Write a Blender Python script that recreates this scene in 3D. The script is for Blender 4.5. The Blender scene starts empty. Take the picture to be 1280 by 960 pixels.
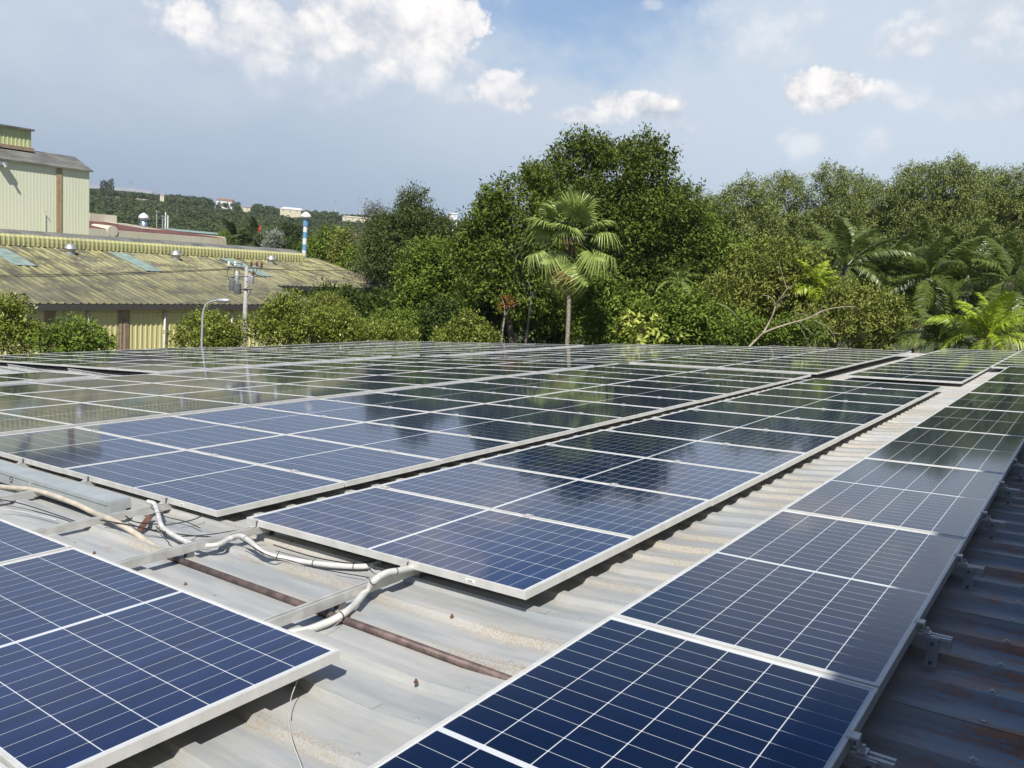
import bpy, bmesh, math, random
import numpy as np
from mathutils import Matrix, Vector
R_ = math.radians
SC = bpy.context.scene
COL = SC.collection
random.seed(7)

# ------------------------------------------------------------------ camera, sky, sun, exposure
TILT = 6.0                                        # the roof falls 6 degrees towards the far factory
RM = Matrix.Rotation(R_(-TILT), 4, 'Y')           # roof frame (X down-slope right, Y along the rows) to world
YAW, PITCH, ROLL, EYE, FPX = 0.6335, 0.1013, 0.0081, 1.2626, 999.65
fw = Vector((-math.sin(YAW)*math.cos(PITCH), math.cos(YAW)*math.cos(PITCH), -math.sin(PITCH)))
rt = Vector((math.cos(YAW), math.sin(YAW), 0))
upv = rt.cross(fw)
rt2 = rt*math.cos(ROLL) + upv*math.sin(ROLL)
up2 = upv*math.cos(ROLL) - rt*math.sin(ROLL)
CR = Vector((0, 0, EYE))                          # eye in the roof frame
CW = RM @ CR                                      # eye in the world
cam = bpy.data.cameras.new('camera'); cam_o = bpy.data.objects.new('camera', cam); COL.objects.link(cam_o)
m3 = Matrix((rt2, up2, -fw)).transposed().to_4x4()
cam_o.matrix_world = RM @ Matrix.Translation(CR) @ m3
cam.sensor_width = 36; cam.lens = 36*FPX/1280; cam.clip_start = 0.05; cam.clip_end = 9000
SC.camera = cam_o

SUN_EL, SUN_AZ = 52.0, 150.0                      # azimuth clockwise from +Y
sd = Vector((math.cos(R_(SUN_EL))*math.sin(R_(SUN_AZ)), math.cos(R_(SUN_EL))*math.cos(R_(SUN_AZ)), math.sin(R_(SUN_EL))))
sun = bpy.data.lights.new('sun', 'SUN'); sun.energy = 5.0; sun.angle = R_(0.55); sun.color = (1.0, 0.95, 0.87)
sun_o = bpy.data.objects.new('sun', sun); COL.objects.link(sun_o)
sun_o.rotation_euler = sd.to_track_quat('Z', 'Y').to_euler()
SC.view_settings.view_transform = 'Standard'; SC.view_settings.look = 'None'
SC.view_settings.exposure = 0.30; SC.view_settings.gamma = 1.0
try: SC.view_settings.use_curve_mapping = False
except Exception: pass

class NT:
    """small helper for node trees"""
    def __init__(s, tree):
        s.t = tree; s.n = tree.nodes; s.l = tree.links
    def node(s, typ, **kw):
        n = s.n.new(typ)
        for k, v in kw.items():
            setattr(n, k, v)
        return n
    def put(s, sock, v):
        if hasattr(v, 'is_output') or isinstance(v, bpy.types.NodeSocket): s.l.new(v, sock)
        elif isinstance(v, (tuple, list)) and len(v) == 3 and sock.type == 'RGBA': sock.default_value = (*v, 1)
        else: sock.default_value = v
    def m(s, op, a, b=None, c=None, clamp=False):
        n = s.node('ShaderNodeMath', operation=op, use_clamp=clamp)
        s.put(n.inputs[0], a)
        if b is not None: s.put(n.inputs[1], b)
        if c is not None: s.put(n.inputs[2], c)
        return n.outputs[0]
    def mix(s, f, a, b, blend='MIX'):
        n = s.node('ShaderNodeMix', data_type='RGBA', blend_type=blend)
        s.put(n.inputs[0], f); s.put(n.inputs[6], a); s.put(n.inputs[7], b)
        return n.outputs[2]
    def step(s, v, lo, hi):
        n = s.node('ShaderNodeMapRange', interpolation_type='SMOOTHSTEP')
        s.put(n.inputs[0], v); n.inputs[1].default_value = lo; n.inputs[2].default_value = hi
        return n.outputs[0]
    def noise(s, vec, scale, detail=4, rough=.55, scl=None, off=None):
        if scl is not None or off is not None:
            mp = s.node('ShaderNodeMapping')
            s.put(mp.inputs[0], vec)
            if scl is not None: mp.inputs['Scale'].default_value = scl
            if off is not None: mp.inputs['Location'].default_value = off
            vec = mp.outputs[0]
        n = s.node('ShaderNodeTexNoise')
        s.put(n.inputs['Vector'], vec); n.inputs['Scale'].default_value = scale
        n.inputs['Detail'].default_value = detail; n.inputs['Roughness'].default_value = rough
        return n.outputs[0]

world = bpy.data.worlds.new('World'); SC.world = world; world.use_nodes = True
world.cycles.sampling_method = 'MANUAL'; world.cycles.sample_map_resolution = 512
def build_sky():
    w = NT(world.node_tree); w.n.clear()
    out = w.node('ShaderNodeOutputWorld'); bg = w.node('ShaderNodeBackground')
    w.l.new(bg.outputs[0], out.inputs[0]); bg.inputs[1].default_value = 0.1
    sky = w.node('ShaderNodeTexSky', sky_type='NISHITA', sun_disc=False)
    sky.sun_elevation = R_(SUN_EL); sky.sun_rotation = R_(SUN_AZ)
    sky.air_density = 1.0; sky.dust_density = 1.6; sky.ozone_density = 1.4; sky.altitude = 40
    tc = w.node('ShaderNodeTexCoord'); g = tc.outputs['Generated']
    sp = w.node('ShaderNodeSeparateXYZ'); w.l.new(g, sp.inputs[0])
    az = w.m('MULTIPLY', w.m('ARCTAN2', sp.outputs[0], sp.outputs[1]), 180/math.pi)
    el = w.m('MULTIPLY', w.m('ARCSINE', sp.outputs[2]), 180/math.pi)
    n_big = w.noise(g, 3.2, 5, .55, (1, 1, 2.2))
    n_mid = w.noise(g, 11, 6, .6, (1, 1, 1.6))
    n_fine = w.noise(g, 34, 6, .62, (1, 1, 1.3), (3, 1, 7))
    # veil of thin grey-blue cloud over most of the sky, thicker on the left, open at the top middle
    def gap(a0, e0, wa, we):
        du = w.m('DIVIDE', w.m('SUBTRACT', az, a0), wa); dv = w.m('DIVIDE', w.m('SUBTRACT', el, e0), we)
        return w.m('SQRT', w.m('ADD', w.m('MULTIPLY', du, du), w.m('MULTIPLY', dv, dv)))
    d = gap(-34.5, 18.0, 11, 6.6)
    d = w.m('ADD', d, w.m('MULTIPLY', w.m('SUBTRACT', n_mid, .5), 1.5))
    blue_open = w.m('SUBTRACT', 1.0, w.step(d, .3, 1.25))
    low = w.step(el, 0.0, 10.0)
    veil_col = w.mix(w.step(az, -62, -10), (4.15, 4.9, 6.0), (5.1, 5.95, 6.95))
    veil_col = w.mix(w.m('MULTIPLY', w.step(w.m('ADD', w.m('MULTIPLY', n_big, .7), w.m('MULTIPLY', n_mid, .3)), .38, .62), .8), veil_col, (5.0, 5.65, 6.5))
    lowblue = w.mix(w.step(az, -60, -12), (2.95, 3.75, 4.95), (4.4, 5.4, 6.45))
    veil_col = w.mix(w.step(el, 0, 11), lowblue, veil_col)
    deep = w.mix(.35, sky.outputs[0], (2.2, 4.0, 7.2))
    high = w.step(el, 16.5, 27)
    base = w.mix(blue_open, veil_col, w.mix(.12, deep, (6.2, 6.9, 7.6)))
    overhead = w.mix(w.m('MULTIPLY', w.step(n_big, .45, .62), .55), w.mix(.82, sky.outputs[0], (.45, 1.0, 2.5)), (1.8, 2.4, 3.6))
    # the cloud bank covers only this side of the sky; behind and overhead it is open and deep blue
    away = w.m('MAXIMUM', w.step(az, 25, 60), w.m('SUBTRACT', 1.0, w.step(az, -130, -95)))
    high = w.m('MAXIMUM', high, w.m('MULTIPLY', away, .9))
    base = w.mix(high, base, overhead)
    def puffs(scale, off):
        mp = w.node('ShaderNodeMapping'); w.l.new(g, mp.inputs[0]); mp.inputs['Location'].default_value = off; mp.inputs['Scale'].default_value = (1, 1, 1.25)
        wa = w.node('ShaderNodeVectorMath', operation='ADD'); w.l.new(mp.outputs[0], wa.inputs[0])
        nz = w.node('ShaderNodeTexNoise'); w.l.new(mp.outputs[0], nz.inputs['Vector']); nz.inputs['Scale'].default_value = scale*1.3; nz.inputs['Detail'].default_value = 4
        sc = w.node('ShaderNodeVectorMath', operation='SCALE'); w.l.new(nz.outputs['Color'], sc.inputs[0]); sc.inputs['Scale'].default_value = .9/scale
        w.l.new(sc.outputs[0], wa.inputs[1])
        v = w.node('ShaderNodeTexVoronoi', feature='F1'); w.l.new(wa.outputs[0], v.inputs['Vector']); v.inputs['Scale'].default_value = scale
        return v.outputs['Distance']
    pf = w.m('ADD', w.m('MULTIPLY', puffs(12, (.3, .1, .7)), .55), w.m('MULTIPLY', puffs(33, (.9, .4, .2)), .40))
    pf = w.m('ADD', pf, w.m('ADD', w.m('MULTIPLY', w.m('SUBTRACT', n_fine, .5), .75), w.m('MULTIPLY', w.m('SUBTRACT', w.noise(g, 90, 5, .65, None, (5, 2, 1)), .5), .45)))
    # cumulus heads: azimuth, elevation, half width, half height, brightness, softness of the edge, how grey the base is
    heads = [(-51.0, 12.0, 11, 4.6, .40, 1.2, .1), (-44.9, 14.7, 4.9, 4.4, 1.0, .22, .5), (-49.2, 14.4, 4.0, 3.4, 1.0, .28, .5), (-54.6, 12.7, 4.0, 2.4, .95, .3, .4), (-58.2, 12.2, 2.2, 1.3, .6, .7, .3), (-50.5, 12.6, 3.4, 2.2, .9, .6, .3), (-43.6, 11.6, 3.2, 1.8, .28, 1.0, .4),
             (-40.6, 11.9, 1.4, .8, .55, .8, .3), (-37.9, 10.7, 2.6, 1.4, .85, .35, .6), (-41.8, 10.3, 3.0, 1.1, .35, .9, .3),
             (-29.2, 10.4, 2.8, 1.1, .9, .35, 1.2), (-32.4, 9.5, 2.6, .75, .7, .7, .7), (-26.9, 10.5, 1.5, 1.3, .55, .7, 2.2), (-25.6, 9.3, 1.8, .8, .35, .9, 1.5),
             (-17.2, 11.9, 2.6, 1.4, 1.0, .25, 1.8), (-13.9, 11.8, 1.6, .9, .45, .9, 1.5), (-12.4, 14.8, 2.8, 1.6, .75, .8, .2), (-8.4, 15.8, 4.0, 2.8, .65, 1.0, .2), (-11.5, 11.4, 2.0, 1.0, .4, 1.0, .2),
             (-17.9, 8.6, 1.4, 1.3, .4, 1.0, .1), (-13.5, 8.8, 1.6, 1.3, .4, 1.0, .1), (-7.5, 11.0, 3.2, 1.4, .35, 1.1, .1),
             (-38.4, 16.2, .5, .7, .4, .8, .2), (-28.8, 16.6, .9, .5, .6, .7, .2), (-21, 15.0, 6, 3.4, .4, 1.2, .1)]
    acc = base
    for (a0, e0, wa, we, br, soft, gb) in heads:
        dd = gap(a0, e0, wa, we)
        dd = w.m('ADD', dd, w.m('MULTIPLY', w.m('SUBTRACT', pf, .52), 1.3))
        dd = w.m('ADD', dd, w.m('MULTIPLY', w.m('SUBTRACT', n_mid, .5), 1.1))
        t = w.m('DIVIDE', w.m('SUBTRACT', el, e0), we)
        mk = w.m('SUBTRACT', 1.0, w.step(dd, 1.0-soft, 1.05))
        mk = w.m('MULTIPLY', mk, w.step(w.m('ADD', t, w.m('MULTIPLY', w.m('SUBTRACT', n_mid, .5), 1.4)), -1.3, -.35))
        lit = w.m('ADD', w.m('MULTIPLY', t, .5), w.m('MULTIPLY', w.m('SUBTRACT', .50, pf), 2.8))
        shade = (5.5-1.0*gb, 5.85-.95*gb, 6.5-.85*gb)
        cc = w.mix(w.step(lit, -1.0, 1.05), shade, (8.7, 8.4, 8.25))
        acc = w.mix(w.m('MULTIPLY', mk, br), acc, cc)
    w.l.new(acc, bg.inputs[0])
build_sky()

# ------------------------------------------------------------------ helpers
def ray_r(px, py): return fw + rt2*((px-640)/FPX) - up2*((py-480)/FPX)      # roof frame
def ray_w(px, py): return (RM.to_3x3() @ ray_r(px, py))
def RP(px, py, z):                                # point of the roof frame at height z
    r = ray_r(px, py); return CR + r*((z-EYE)/r.z)
def RPY(px, py, Y):
    r = ray_r(px, py); return CR + r*(Y/r.y)
def RPX(px, py, X):
    r = ray_r(px, py); return CR + r*(X/r.x)
def WD(px, py, d): return CW + ray_w(px, py)*d    # world point at depth d
def WX(px, py, X):
    r = ray_w(px, py); return CW + r*((X-CW.x)/r.x)
GZ = -9.0                                         # street level

def tag(o, label=None, cat=None, group=None, kind=None):
    if label: o['label'] = label
    if cat: o['category'] = cat
    if group: o['group'] = group
    if kind: o['kind'] = kind
    return o
def empty(name, mat, label, cat, group=None):
    o = bpy.data.objects.new(name, None); COL.objects.link(o)
    o.empty_display_size = .2
    o.matrix_world = mat if isinstance(mat, Matrix) else Matrix.Translation(mat)
    return tag(o, label, cat, group)
def link(name, me, parent=None, mat=None, smooth=False):
    o = bpy.data.objects.new(name, me); COL.objects.link(o)
    if parent is not None: o.parent = parent
    if mat is not None:
        if parent is not None: o.matrix_basis = mat
        else: o.matrix_world = mat
    return o

class MB:
    def __init__(s): s.v = []; s.f = []; s.mi = []; s.uv = {}
    def add(s, vs, fs, mi=0):
        b = len(s.v); s.v += [tuple(v) for v in vs]
        for f in fs: s.f.append(tuple(b+i for i in f)); s.mi.append(mi)
    def box(s, a, b, M=None, mi=0):
        (x0, y0, z0), (x1, y1, z1) = a, b
        vs = [(x0,y0,z0),(x1,y0,z0),(x1,y1,z0),(x0,y1,z0),(x0,y0,z1),(x1,y0,z1),(x1,y1,z1),(x0,y1,z1)]
        if M is not None: vs = [M @ Vector(v) for v in vs]
        s.add(vs, [(0,3,2,1),(4,5,6,7),(0,1,5,4),(1,2,6,5),(2,3,7,6),(3,0,4,7)], mi)
    def tube(s, pts, rad, n=8, cap=True, mi=0):
        pts = [Vector(p) for p in pts]; rings = []
        if not isinstance(rad, (list, tuple)): rad = [rad]*len(pts)
        ref = None
        for i, p in enumerate(pts):
            t = (pts[min(i+1, len(pts)-1)] - pts[max(i-1, 0)]).normalized()
            if ref is None: ref = Vector((0,0,1)) if abs(t.z) < .9 else Vector((1,0,0))
            a = (ref - t*ref.dot(t)); a = a.normalized() if a.length > 1e-6 else t.orthogonal().normalized()
            ref = a; b = t.cross(a)
            rings.append([p + (a*math.cos(k*2*math.pi/n) + b*math.sin(k*2*math.pi/n))*rad[i] for k in range(n)])
        vs = [v for r in rings for v in r]; fs = []
        for i in range(len(pts)-1):
            for k in range(n):
                fs.append((i*n+k, i*n+(k+1) % n, (i+1)*n+(k+1) % n, (i+1)*n+k))
        if cap: fs.append(tuple(range(n-1, -1, -1))); fs.append(tuple((len(pts)-1)*n+k for k in range(n)))
        s.add(vs, fs, mi)
    def lathe(s, prof, c, n=20, mi=0):
        vs = []; fs = []
        for (r, z) in prof:
            for k in range(n):
                a = k*2*math.pi/n; vs.append((c[0]+r*math.cos(a), c[1]+r*math.sin(a), c[2]+z))
        for i in range(len(prof)-1):
            for k in range(n): fs.append((i*n+k, i*n+(k+1) % n, (i+1)*n+(k+1) % n, (i+1)*n+k))
        fs.append(tuple(range(n-1, -1, -1))); fs.append(tuple((len(prof)-1)*n+k for k in range(n)))
        s.add(vs, fs, mi)
    def mesh(s, name, mats, smooth=False):
        me = bpy.data.meshes.new(name); me.from_pydata(s.v, [], s.f)
        for m in (mats if isinstance(mats, (list, tuple)) else [mats]): me.materials.append(m)
        if any(s.mi): me.polygons.foreach_set('material_index', s.mi)
        if smooth: me.polygons.foreach_set('use_smooth', [True]*len(me.polygons))
        me.update(); return me
    def build(s, name, mats, parent=None, mat=None, smooth=False):
        return link(name, s.mesh(name, mats, smooth), parent, mat)

def curve_pts(pts, n=10):
    """Catmull-Rom through the points"""
    P = [Vector(p) for p in pts]; P = [P[0]*2-P[1]] + P + [P[-1]*2-P[-2]]; out = []
    for i in range(1, len(P)-2):
        for k in range(n):
            t = k/n; a, b, c, d = P[i-1], P[i], P[i+1], P[i+2]
            out.append(.5*((2*b) + (c-a)*t + (2*a-5*b+4*c-d)*t*t + (3*b-a-3*c+d)*t**3))
    out.append(P[-2]); return out

# ------------------------------------------------------------------ materials
def mat(name, fn):
    m = bpy.data.materials.new(name); m.use_nodes = True
    t = NT(m.node_tree); b = t.n['Principled BSDF']; fn(t, b); return m
def plain(name, col, rough=.5, metal=0, spec=.5, var=.12, scale=8):
    def fn(t, b):
        tc = t.node('ShaderNodeTexCoord')
        n = t.noise(tc.outputs['Object'], scale, 5, .6)
        dark = tuple(c*(1-var*2) for c in col); lite = tuple(min(1, c*(1+var)) for c in col)
        t.put(b.inputs['Base Color'], t.mix(t.step(n, .3, .7), dark, lite))
        b.inputs['Roughness'].default_value = rough; b.inputs['Metallic'].default_value = metal
        b.inputs['Specular IOR Level'].default_value = spec
    return mat(name, fn)

def m_cells(name, half_l, nl, cl, half_w, nw, cw, base, dustamt):
    """glass-covered solar cells: uv in metres, u along the long side"""
    def fn(t, b):
        uv = t.node('ShaderNodeUVMap'); uv.uv_map = 'cells'
        sp = t.node('ShaderNodeSeparateXYZ'); t.l.new(uv.outputs[0], sp.inputs[0])
        u, v = sp.outputs[0], sp.outputs[1]
        a = t.m('SUBTRACT', t.m('ABSOLUTE', u), .0105)
        ca = t.m('DIVIDE', a, cl); fa = t.m('FRACT', ca)
        da = t.m('MULTIPLY', t.m('MINIMUM', fa, t.m('SUBTRACT', 1.0, fa)), cl)
        vb = t.m('ADD', v, cw*nw/2); cv = t.m('DIVIDE', vb, cw); fv = t.m('FRACT', cv)
        dv = t.m('MULTIPLY', t.m('MINIMUM', fv, t.m('SUBTRACT', 1.0, fv)), cw)
        line = t.m('MAXIMUM', t.m('SUBTRACT', 1.0, t.step(da, .0006, .0012)), t.m('SUBTRACT', 1.0, t.step(dv, .0013, .0021)))
        # chamfered corners of the cells leave small diamonds where the lines cross
        line = t.m('MAXIMUM', line, t.m('LESS_THAN', t.m('ADD', da, dv), .0046))
        outside = t.m('MAXIMUM', t.m('LESS_THAN', a, 0.0), t.m('GREATER_THAN', a, cl*nl/2))
        outside = t.m('MAXIMUM', outside, t.m('GREATER_THAN', t.m('ABSOLUTE', v), cw*nw/2))
        white = t.m('MAXIMUM', line, outside)
        fb = t.m('FRACT', t.m('MULTIPLY', cv, 9)); db = t.m('ABSOLUTE', t.m('SUBTRACT', fb, .5))
        bus = t.m('MULTIPLY', t.m('SUBTRACT', 1.0, t.step(db, .015, .05)), .10)
        oi = t.node('ShaderNodeObjectInfo')
        wn = t.node('ShaderNodeTexWhiteNoise'); wn.noise_dimensions = '4D'
        cx = t.node('ShaderNodeCombineXYZ')
        t.put(cx.inputs[0], t.m('FLOOR', t.m('DIVIDE', t.m('ADD', u, 3.0), cl))); t.put(cx.inputs[1], t.m('FLOOR', cv))
        t.l.new(cx.outputs[0], wn.inputs['Vector']); t.l.new(oi.outputs['Random'], wn.inputs['W'])
        cell = t.mix(t.m('MULTIPLY', wn.outputs[0], .55), base, tuple(c*1.7 for c in base))
        cell = t.mix(t.m('MULTIPLY', oi.outputs['Random'], .35), cell, (base[0]*1.3, base[1]*1.5, base[2]*1.25))
        cell = t.mix(bus, cell, (.22, .26, .33))
        col = t.mix(white, cell, (.58, .61, .64))
        tc = t.node('ShaderNodeTexCoord')
        cm = t.node('ShaderNodeVectorMath', operation='ADD'); t.l.new(tc.outputs['Object'], cm.inputs[0])
        oo = t.node('ShaderNodeVectorMath', operation='SCALE'); oo.inputs[0].default_value = (37, 19, 5); t.l.new(oi.outputs['Random'], oo.inputs['Scale'])
        t.l.new(oo.outputs[0], cm.inputs[1])
        dn = t.noise(cm.outputs[0], 2.2, 6, .65); dn2 = t.noise(cm.outputs[0], 26, 4, .7, (1, .35, 1))
        dust = t.m('MULTIPLY', t.m('ADD', t.m('MULTIPLY', t.step(dn, .38, .72), .7), t.m('MULTIPLY', t.step(dn2, .5, .78), .5)), dustamt)
        edge = t.m('SUBTRACT', 1.0, t.step(t.m('SUBTRACT', half_w, t.m('ABSOLUTE', v)), 0.0, .05))
        edge2 = t.m('SUBTRACT', 1.0, t.step(t.m('SUBTRACT', half_l, t.m('ABSOLUTE', u)), 0.0, .05))
        dust = t.m('ADD', dust, t.m('MULTIPLY', t.m('MAXIMUM', edge, edge2), dustamt*1.3), clamp=True)
        col = t.mix(dust, col, (.30, .28, .24))
        sw = t.noise(cm.outputs[0], 5.5, 4, .6, (1, 1, 1), (3, 7, 1)); spk = t.noise(cm.outputs[0], 70, 2, .5)
        drop = t.m('MULTIPLY', t.step(sw, .72, .76), t.step(spk, .48, .56))
        col = t.mix(t.m('MULTIPLY', drop, .8), col, (.52, .50, .45))
        smear = t.m('MULTIPLY', t.step(t.noise(cm.outputs[0], 1.3, 5, .7, (1.6, .5, 1), (1, 2, 3)), .55, .8), dustamt*1.6)
        col = t.mix(smear, col, (.24, .24, .23))
        t.put(b.inputs['Base Color'], col)
        bn = t.noise(cm.outputs[0], 3.0, 2, .5)
        bp = t.node('ShaderNodeBump'); bp.inputs['Strength'].default_value = .012; bp.inputs['Distance'].default_value = .02
        t.l.new(bn, bp.inputs['Height'])
        # coated silicon mirrors the sky in blue under the glass; the grid, backsheet and dust are matt
        df = t.node('ShaderNodeBsdfDiffuse'); t.put(df.inputs[0], col)
        gc = t.node('ShaderNodeBsdfGlossy'); t.put(gc.inputs[0], t.mix(dust, cell, (.1, .1, .1))); gc.inputs['Roughness'].default_value = .25
        m1 = t.node('ShaderNodeMixShader'); t.put(m1.inputs[0], t.m('MULTIPLY', t.m('SUBTRACT', 1.0, t.m('MAXIMUM', white, t.m("MULTIPLY", drop, .8))), .90))
        t.l.new(df.outputs[0], m1.inputs[1]); t.l.new(gc.outputs[0], m1.inputs[2])
        gg = t.node('ShaderNodeBsdfGlossy'); gg.inputs[0].default_value = (1, 1, 1, 1); t.put(gg.inputs['Roughness'], t.m('ADD', .058, t.m('MULTIPLY', dust, .5))); t.l.new(bp.outputs[0], gg.inputs['Normal'])
        fr = t.node('ShaderNodeFresnel'); fr.inputs['IOR'].default_value = 1.42; t.l.new(bp.outputs[0], fr.inputs['Normal'])
        m2 = t.node('ShaderNodeMixShader'); t.l.new(fr.outputs[0], m2.inputs[0]); t.l.new(m1.outputs[0], m2.inputs[1]); t.l.new(gg.outputs[0], m2.inputs[2])
        t.l.new(m2.outputs[0], t.n['Material Output'].inputs[0])
    return mat(name, fn)

def roof_fn(t, b):
    tc = t.node('ShaderNodeTexCoord'); o = tc.outputs['Object']
    sp = t.node('ShaderNodeSeparateXYZ'); t.l.new(o, sp.inputs[0])
    n1 = t.noise(o, 2.0, 6, .6, (.35, 1.4, 1)); n2 = t.noise(o, 9, 6, .65, (.18, 1.6, 1), (4, 2, 0)); n3 = t.noise(o, 55, 4, .7, (.6, 1, 1))
    col = t.mix(t.step(n1, .3, .72), (.44, .445, .435), (.30, .325, .34))
    col = t.mix(t.m('MULTIPLY', t.step(n2, .45, .75), .6), col, (.52, .515, .48))
    col = t.mix(t.m('MULTIPLY', t.step(n2, .52, .30), .35), col, (.21, .25, .29))
    col = t.mix(t.m('MULTIPLY', t.step(n3, .4, .8), .25), col, (.40, .36, .28))
    # ochre lichen crusts gathered along the rib flanks
    fy = t.m('FRACT', t.m('DIVIDE', t.m('SUBTRACT', sp.outputs[1], .087), .26))
    band = t.m('SUBTRACT', 1.0, t.step(t.m('ABSOLUTE', t.m('SUBTRACT', fy, .58)), .05, .26))
    l1 = t.noise(o, 1.5, 3, .5, (.8, 1.6, 1), (9, 9, 0)); l2 = t.noise(o, 130, 3, .75)
    li = t.m('MULTIPLY', band, t.m('MULTIPLY', t.step(l1, .44, .64), t.step(l2, .49, .56)))
    col = t.mix(t.m('MULTIPLY', li, .85), col, (.35, .26, .14))
    hz = t.noise(o, 3.0, 4, .6, (.3, 1, 1), (2, 8, 1))
    col = t.mix(t.m('MULTIPLY', t.step(hz, .5, .72), .28), col, (.47, .43, .34))
    # rust along the right-hand edge, over bluish shade painted into the sheet colour
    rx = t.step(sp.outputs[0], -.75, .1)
    r1 = t.noise(o, 2.6, 5, .6, (.5, 2.2, 1), (1, 5, 3)); r2 = t.noise(o, 22, 6, .7, (.4, 1.2, 1))
    rust = t.m('MULTIPLY', rx, t.step(t.m('ADD', r1, t.m('MULTIPLY', t.m('SUBTRACT', r2, .5), .7)), .465, .56))
    rc = t.mix(t.step(r2, .35, .7), (.20, .062, .016), (.46, .18, .05))
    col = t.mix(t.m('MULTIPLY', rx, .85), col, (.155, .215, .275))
    col = t.mix(t.m('MULTIPLY', rust, .95), col, rc)
    sm = t.m('MULTIPLY', t.step(t.noise(o, 5, 5, .7, (.3, 2, 1), (7, 1, 1)), .62, .72), .6)
    col = t.mix(sm, col, (.30, .19, .10))
    t.put(b.inputs['Base Color'], col)
    t.put(b.inputs['Roughness'], t.mix(n2, (.42,)*3, (.68,)*3)); b.inputs['Metallic'].default_value = .12
    bp = t.node('ShaderNodeBump'); bp.inputs['Strength'].default_value = .25; bp.inputs['Distance'].default_value = .006
    t.l.new(t.m('ADD', n2, t.m('MULTIPLY', n3, .4)), bp.inputs['Height']); t.l.new(bp.outputs[0], b.inputs['Normal'])
M = {}
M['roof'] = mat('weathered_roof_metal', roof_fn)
def alu_fn(t, b):
    tc = t.node('ShaderNodeTexCoord'); n = t.noise(tc.outputs['Object'], 6, 6, .65, (1, 1, .4)); n2 = t.noise(tc.outputs['Object'], 60, 3, .6)
    c = t.mix(t.step(n, .35, .7), (.60, .60, .57), (.72, .72, .70))
    c = t.mix(t.m('MULTIPLY', t.step(n2, .6, .75), .3), c, (.42, .39, .33))
    t.put(b.inputs['Base Color'], c); b.inputs['Roughness'].default_value = .42; b.inputs['Metallic'].default_value = .25
M['frame'] = mat('anodised_frame', alu_fn)
M['rail'] = plain('rail_aluminium', (.58, .58, .56), .42, .35, var=.1, scale=12)
M['cellL'] = m_cells('solar_cells_landscape', .990, 24, .0805, .504, 6, .1660, (.014, .045, .155), .020)
M['cellR'] = m_cells('solar_cells_portrait', .990, 24, .0805, .467, 6, .1535, (.012, .032, .088), .032)
M['backsheet'] = plain('backsheet', (.7, .7, .7), .6)
M['box'] = plain('trunking_paint', (.36, .40, .41), .5, .1, var=.06, scale=5)
M['box_end'] = plain('trunking_end_paint', (.42, .46, .46), .5, .1, var=.05)
M['black'] = plain('black_rubber', (.02, .02, .021), .5, var=.2)
M['conduit'] = plain('white_conduit', (.56, .56, .54), .55, var=.09, scale=14)
M['beige'] = plain('beige_conduit', (.50, .45, .37), .6, var=.1, scale=10)
M['brown'] = plain('rusty_brown_pipe', (.135, .095, .09), .55, .1, var=.25, scale=18)
M['rust'] = plain('rusty_steel', (.16, .075, .045), .8, var=.3, scale=25)
M['sticker'] = plain('sticker_white', (.8, .8, .78), .5, var=.03)
M['ink'] = plain('sticker_ink', (.03, .03, .03), .6)

def siding(name, ca, cb, stain, pitch, axis=1, amt=.5):
    def fn(t, b):
        tc = t.node('ShaderNodeTexCoord'); o = tc.outputs['Object']
        sp = t.node('ShaderNodeSeparateXYZ'); t.l.new(o, sp.inputs[0])
        n = t.noise(o, .35, 5, .6, (1, 1, .25)); n2 = t.noise(o, 2.2, 5, .65, (1, 1, .12))
        c = t.mix(t.step(n, .35, .68), ca, cb)
        c = t.mix(t.m('MULTIPLY', t.step(n2, .5, .75), amt), c, stain)
        t.put(b.inputs['Base Color'], c); b.inputs['Roughness'].default_value = .6
    return mat(name, fn)
M['wall_y'] = siding('yellow_siding', (.72, .65, .30), (.66, .64, .36), (.46, .48, .26), .3)
M['wall_g'] = siding('pale_green_siding', (.74, .77, .56), (.78, .80, .62), (.62, .66, .48), .3, amt=.35)
M['wall_lime'] = siding('lime_siding', (.46, .52, .25), (.52, .57, .30), (.30, .34, .17), .3)
M['vent'] = siding('ridge_vent_siding', (.46, .45, .22), (.38, .38, .18), (.24, .24, .13), .3)
M['brownstrip'] = plain('brown_pilaster', (.33, .25, .17), .7, var=.1, scale=3)
M['ochrestrip'] = plain('ochre_pilaster', (.40, .30, .17), .7, var=.1, scale=2)
M['gutter'] = plain('dark_gutter', (.075, .075, .07), .6)
M['pvc'] = plain('white_pvc', (.68, .68, .66), .5, var=.04)
M['steelroof'] = plain('grey_green_roof', (.17, .17, .15), .6, var=.2, scale=.8)
M['cyan'] = plain('skylight_sheet', (.25, .335, .29), .6, var=.16, scale=2)
M['galv'] = plain('galvanised', (.50, .51, .52), .38, .5, var=.1, scale=10)
M['concrete'] = plain('concrete_pole', (.36, .355, .34), .8, var=.08)
M['white'] = plain('white_paint', (.75, .76, .77), .5, var=.04, scale=1)
M['blue'] = plain('blue_paint', (.14, .34, .60), .5, var=.06, scale=1)
M['redroof'] = plain('red_roof_sheet', (.16, .055, .04), .65, var=.2, scale=.5)
M['cream'] = siding('cream_wall', (.60, .56, .42), (.66, .62, .48), (.34, .30, .20), .3)
M['tile'] = plain('orange_tiles', (.27, .14, .095), .7, var=.1, scale=1)
M['red'] = plain('red_cloth', (.55, .03, .03), .7)
M['insul'] = plain('brown_insulator', (.16, .06, .04), .3)
M['steel'] = plain('dark_steel', (.17, .175, .18), .5, .3)
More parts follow.
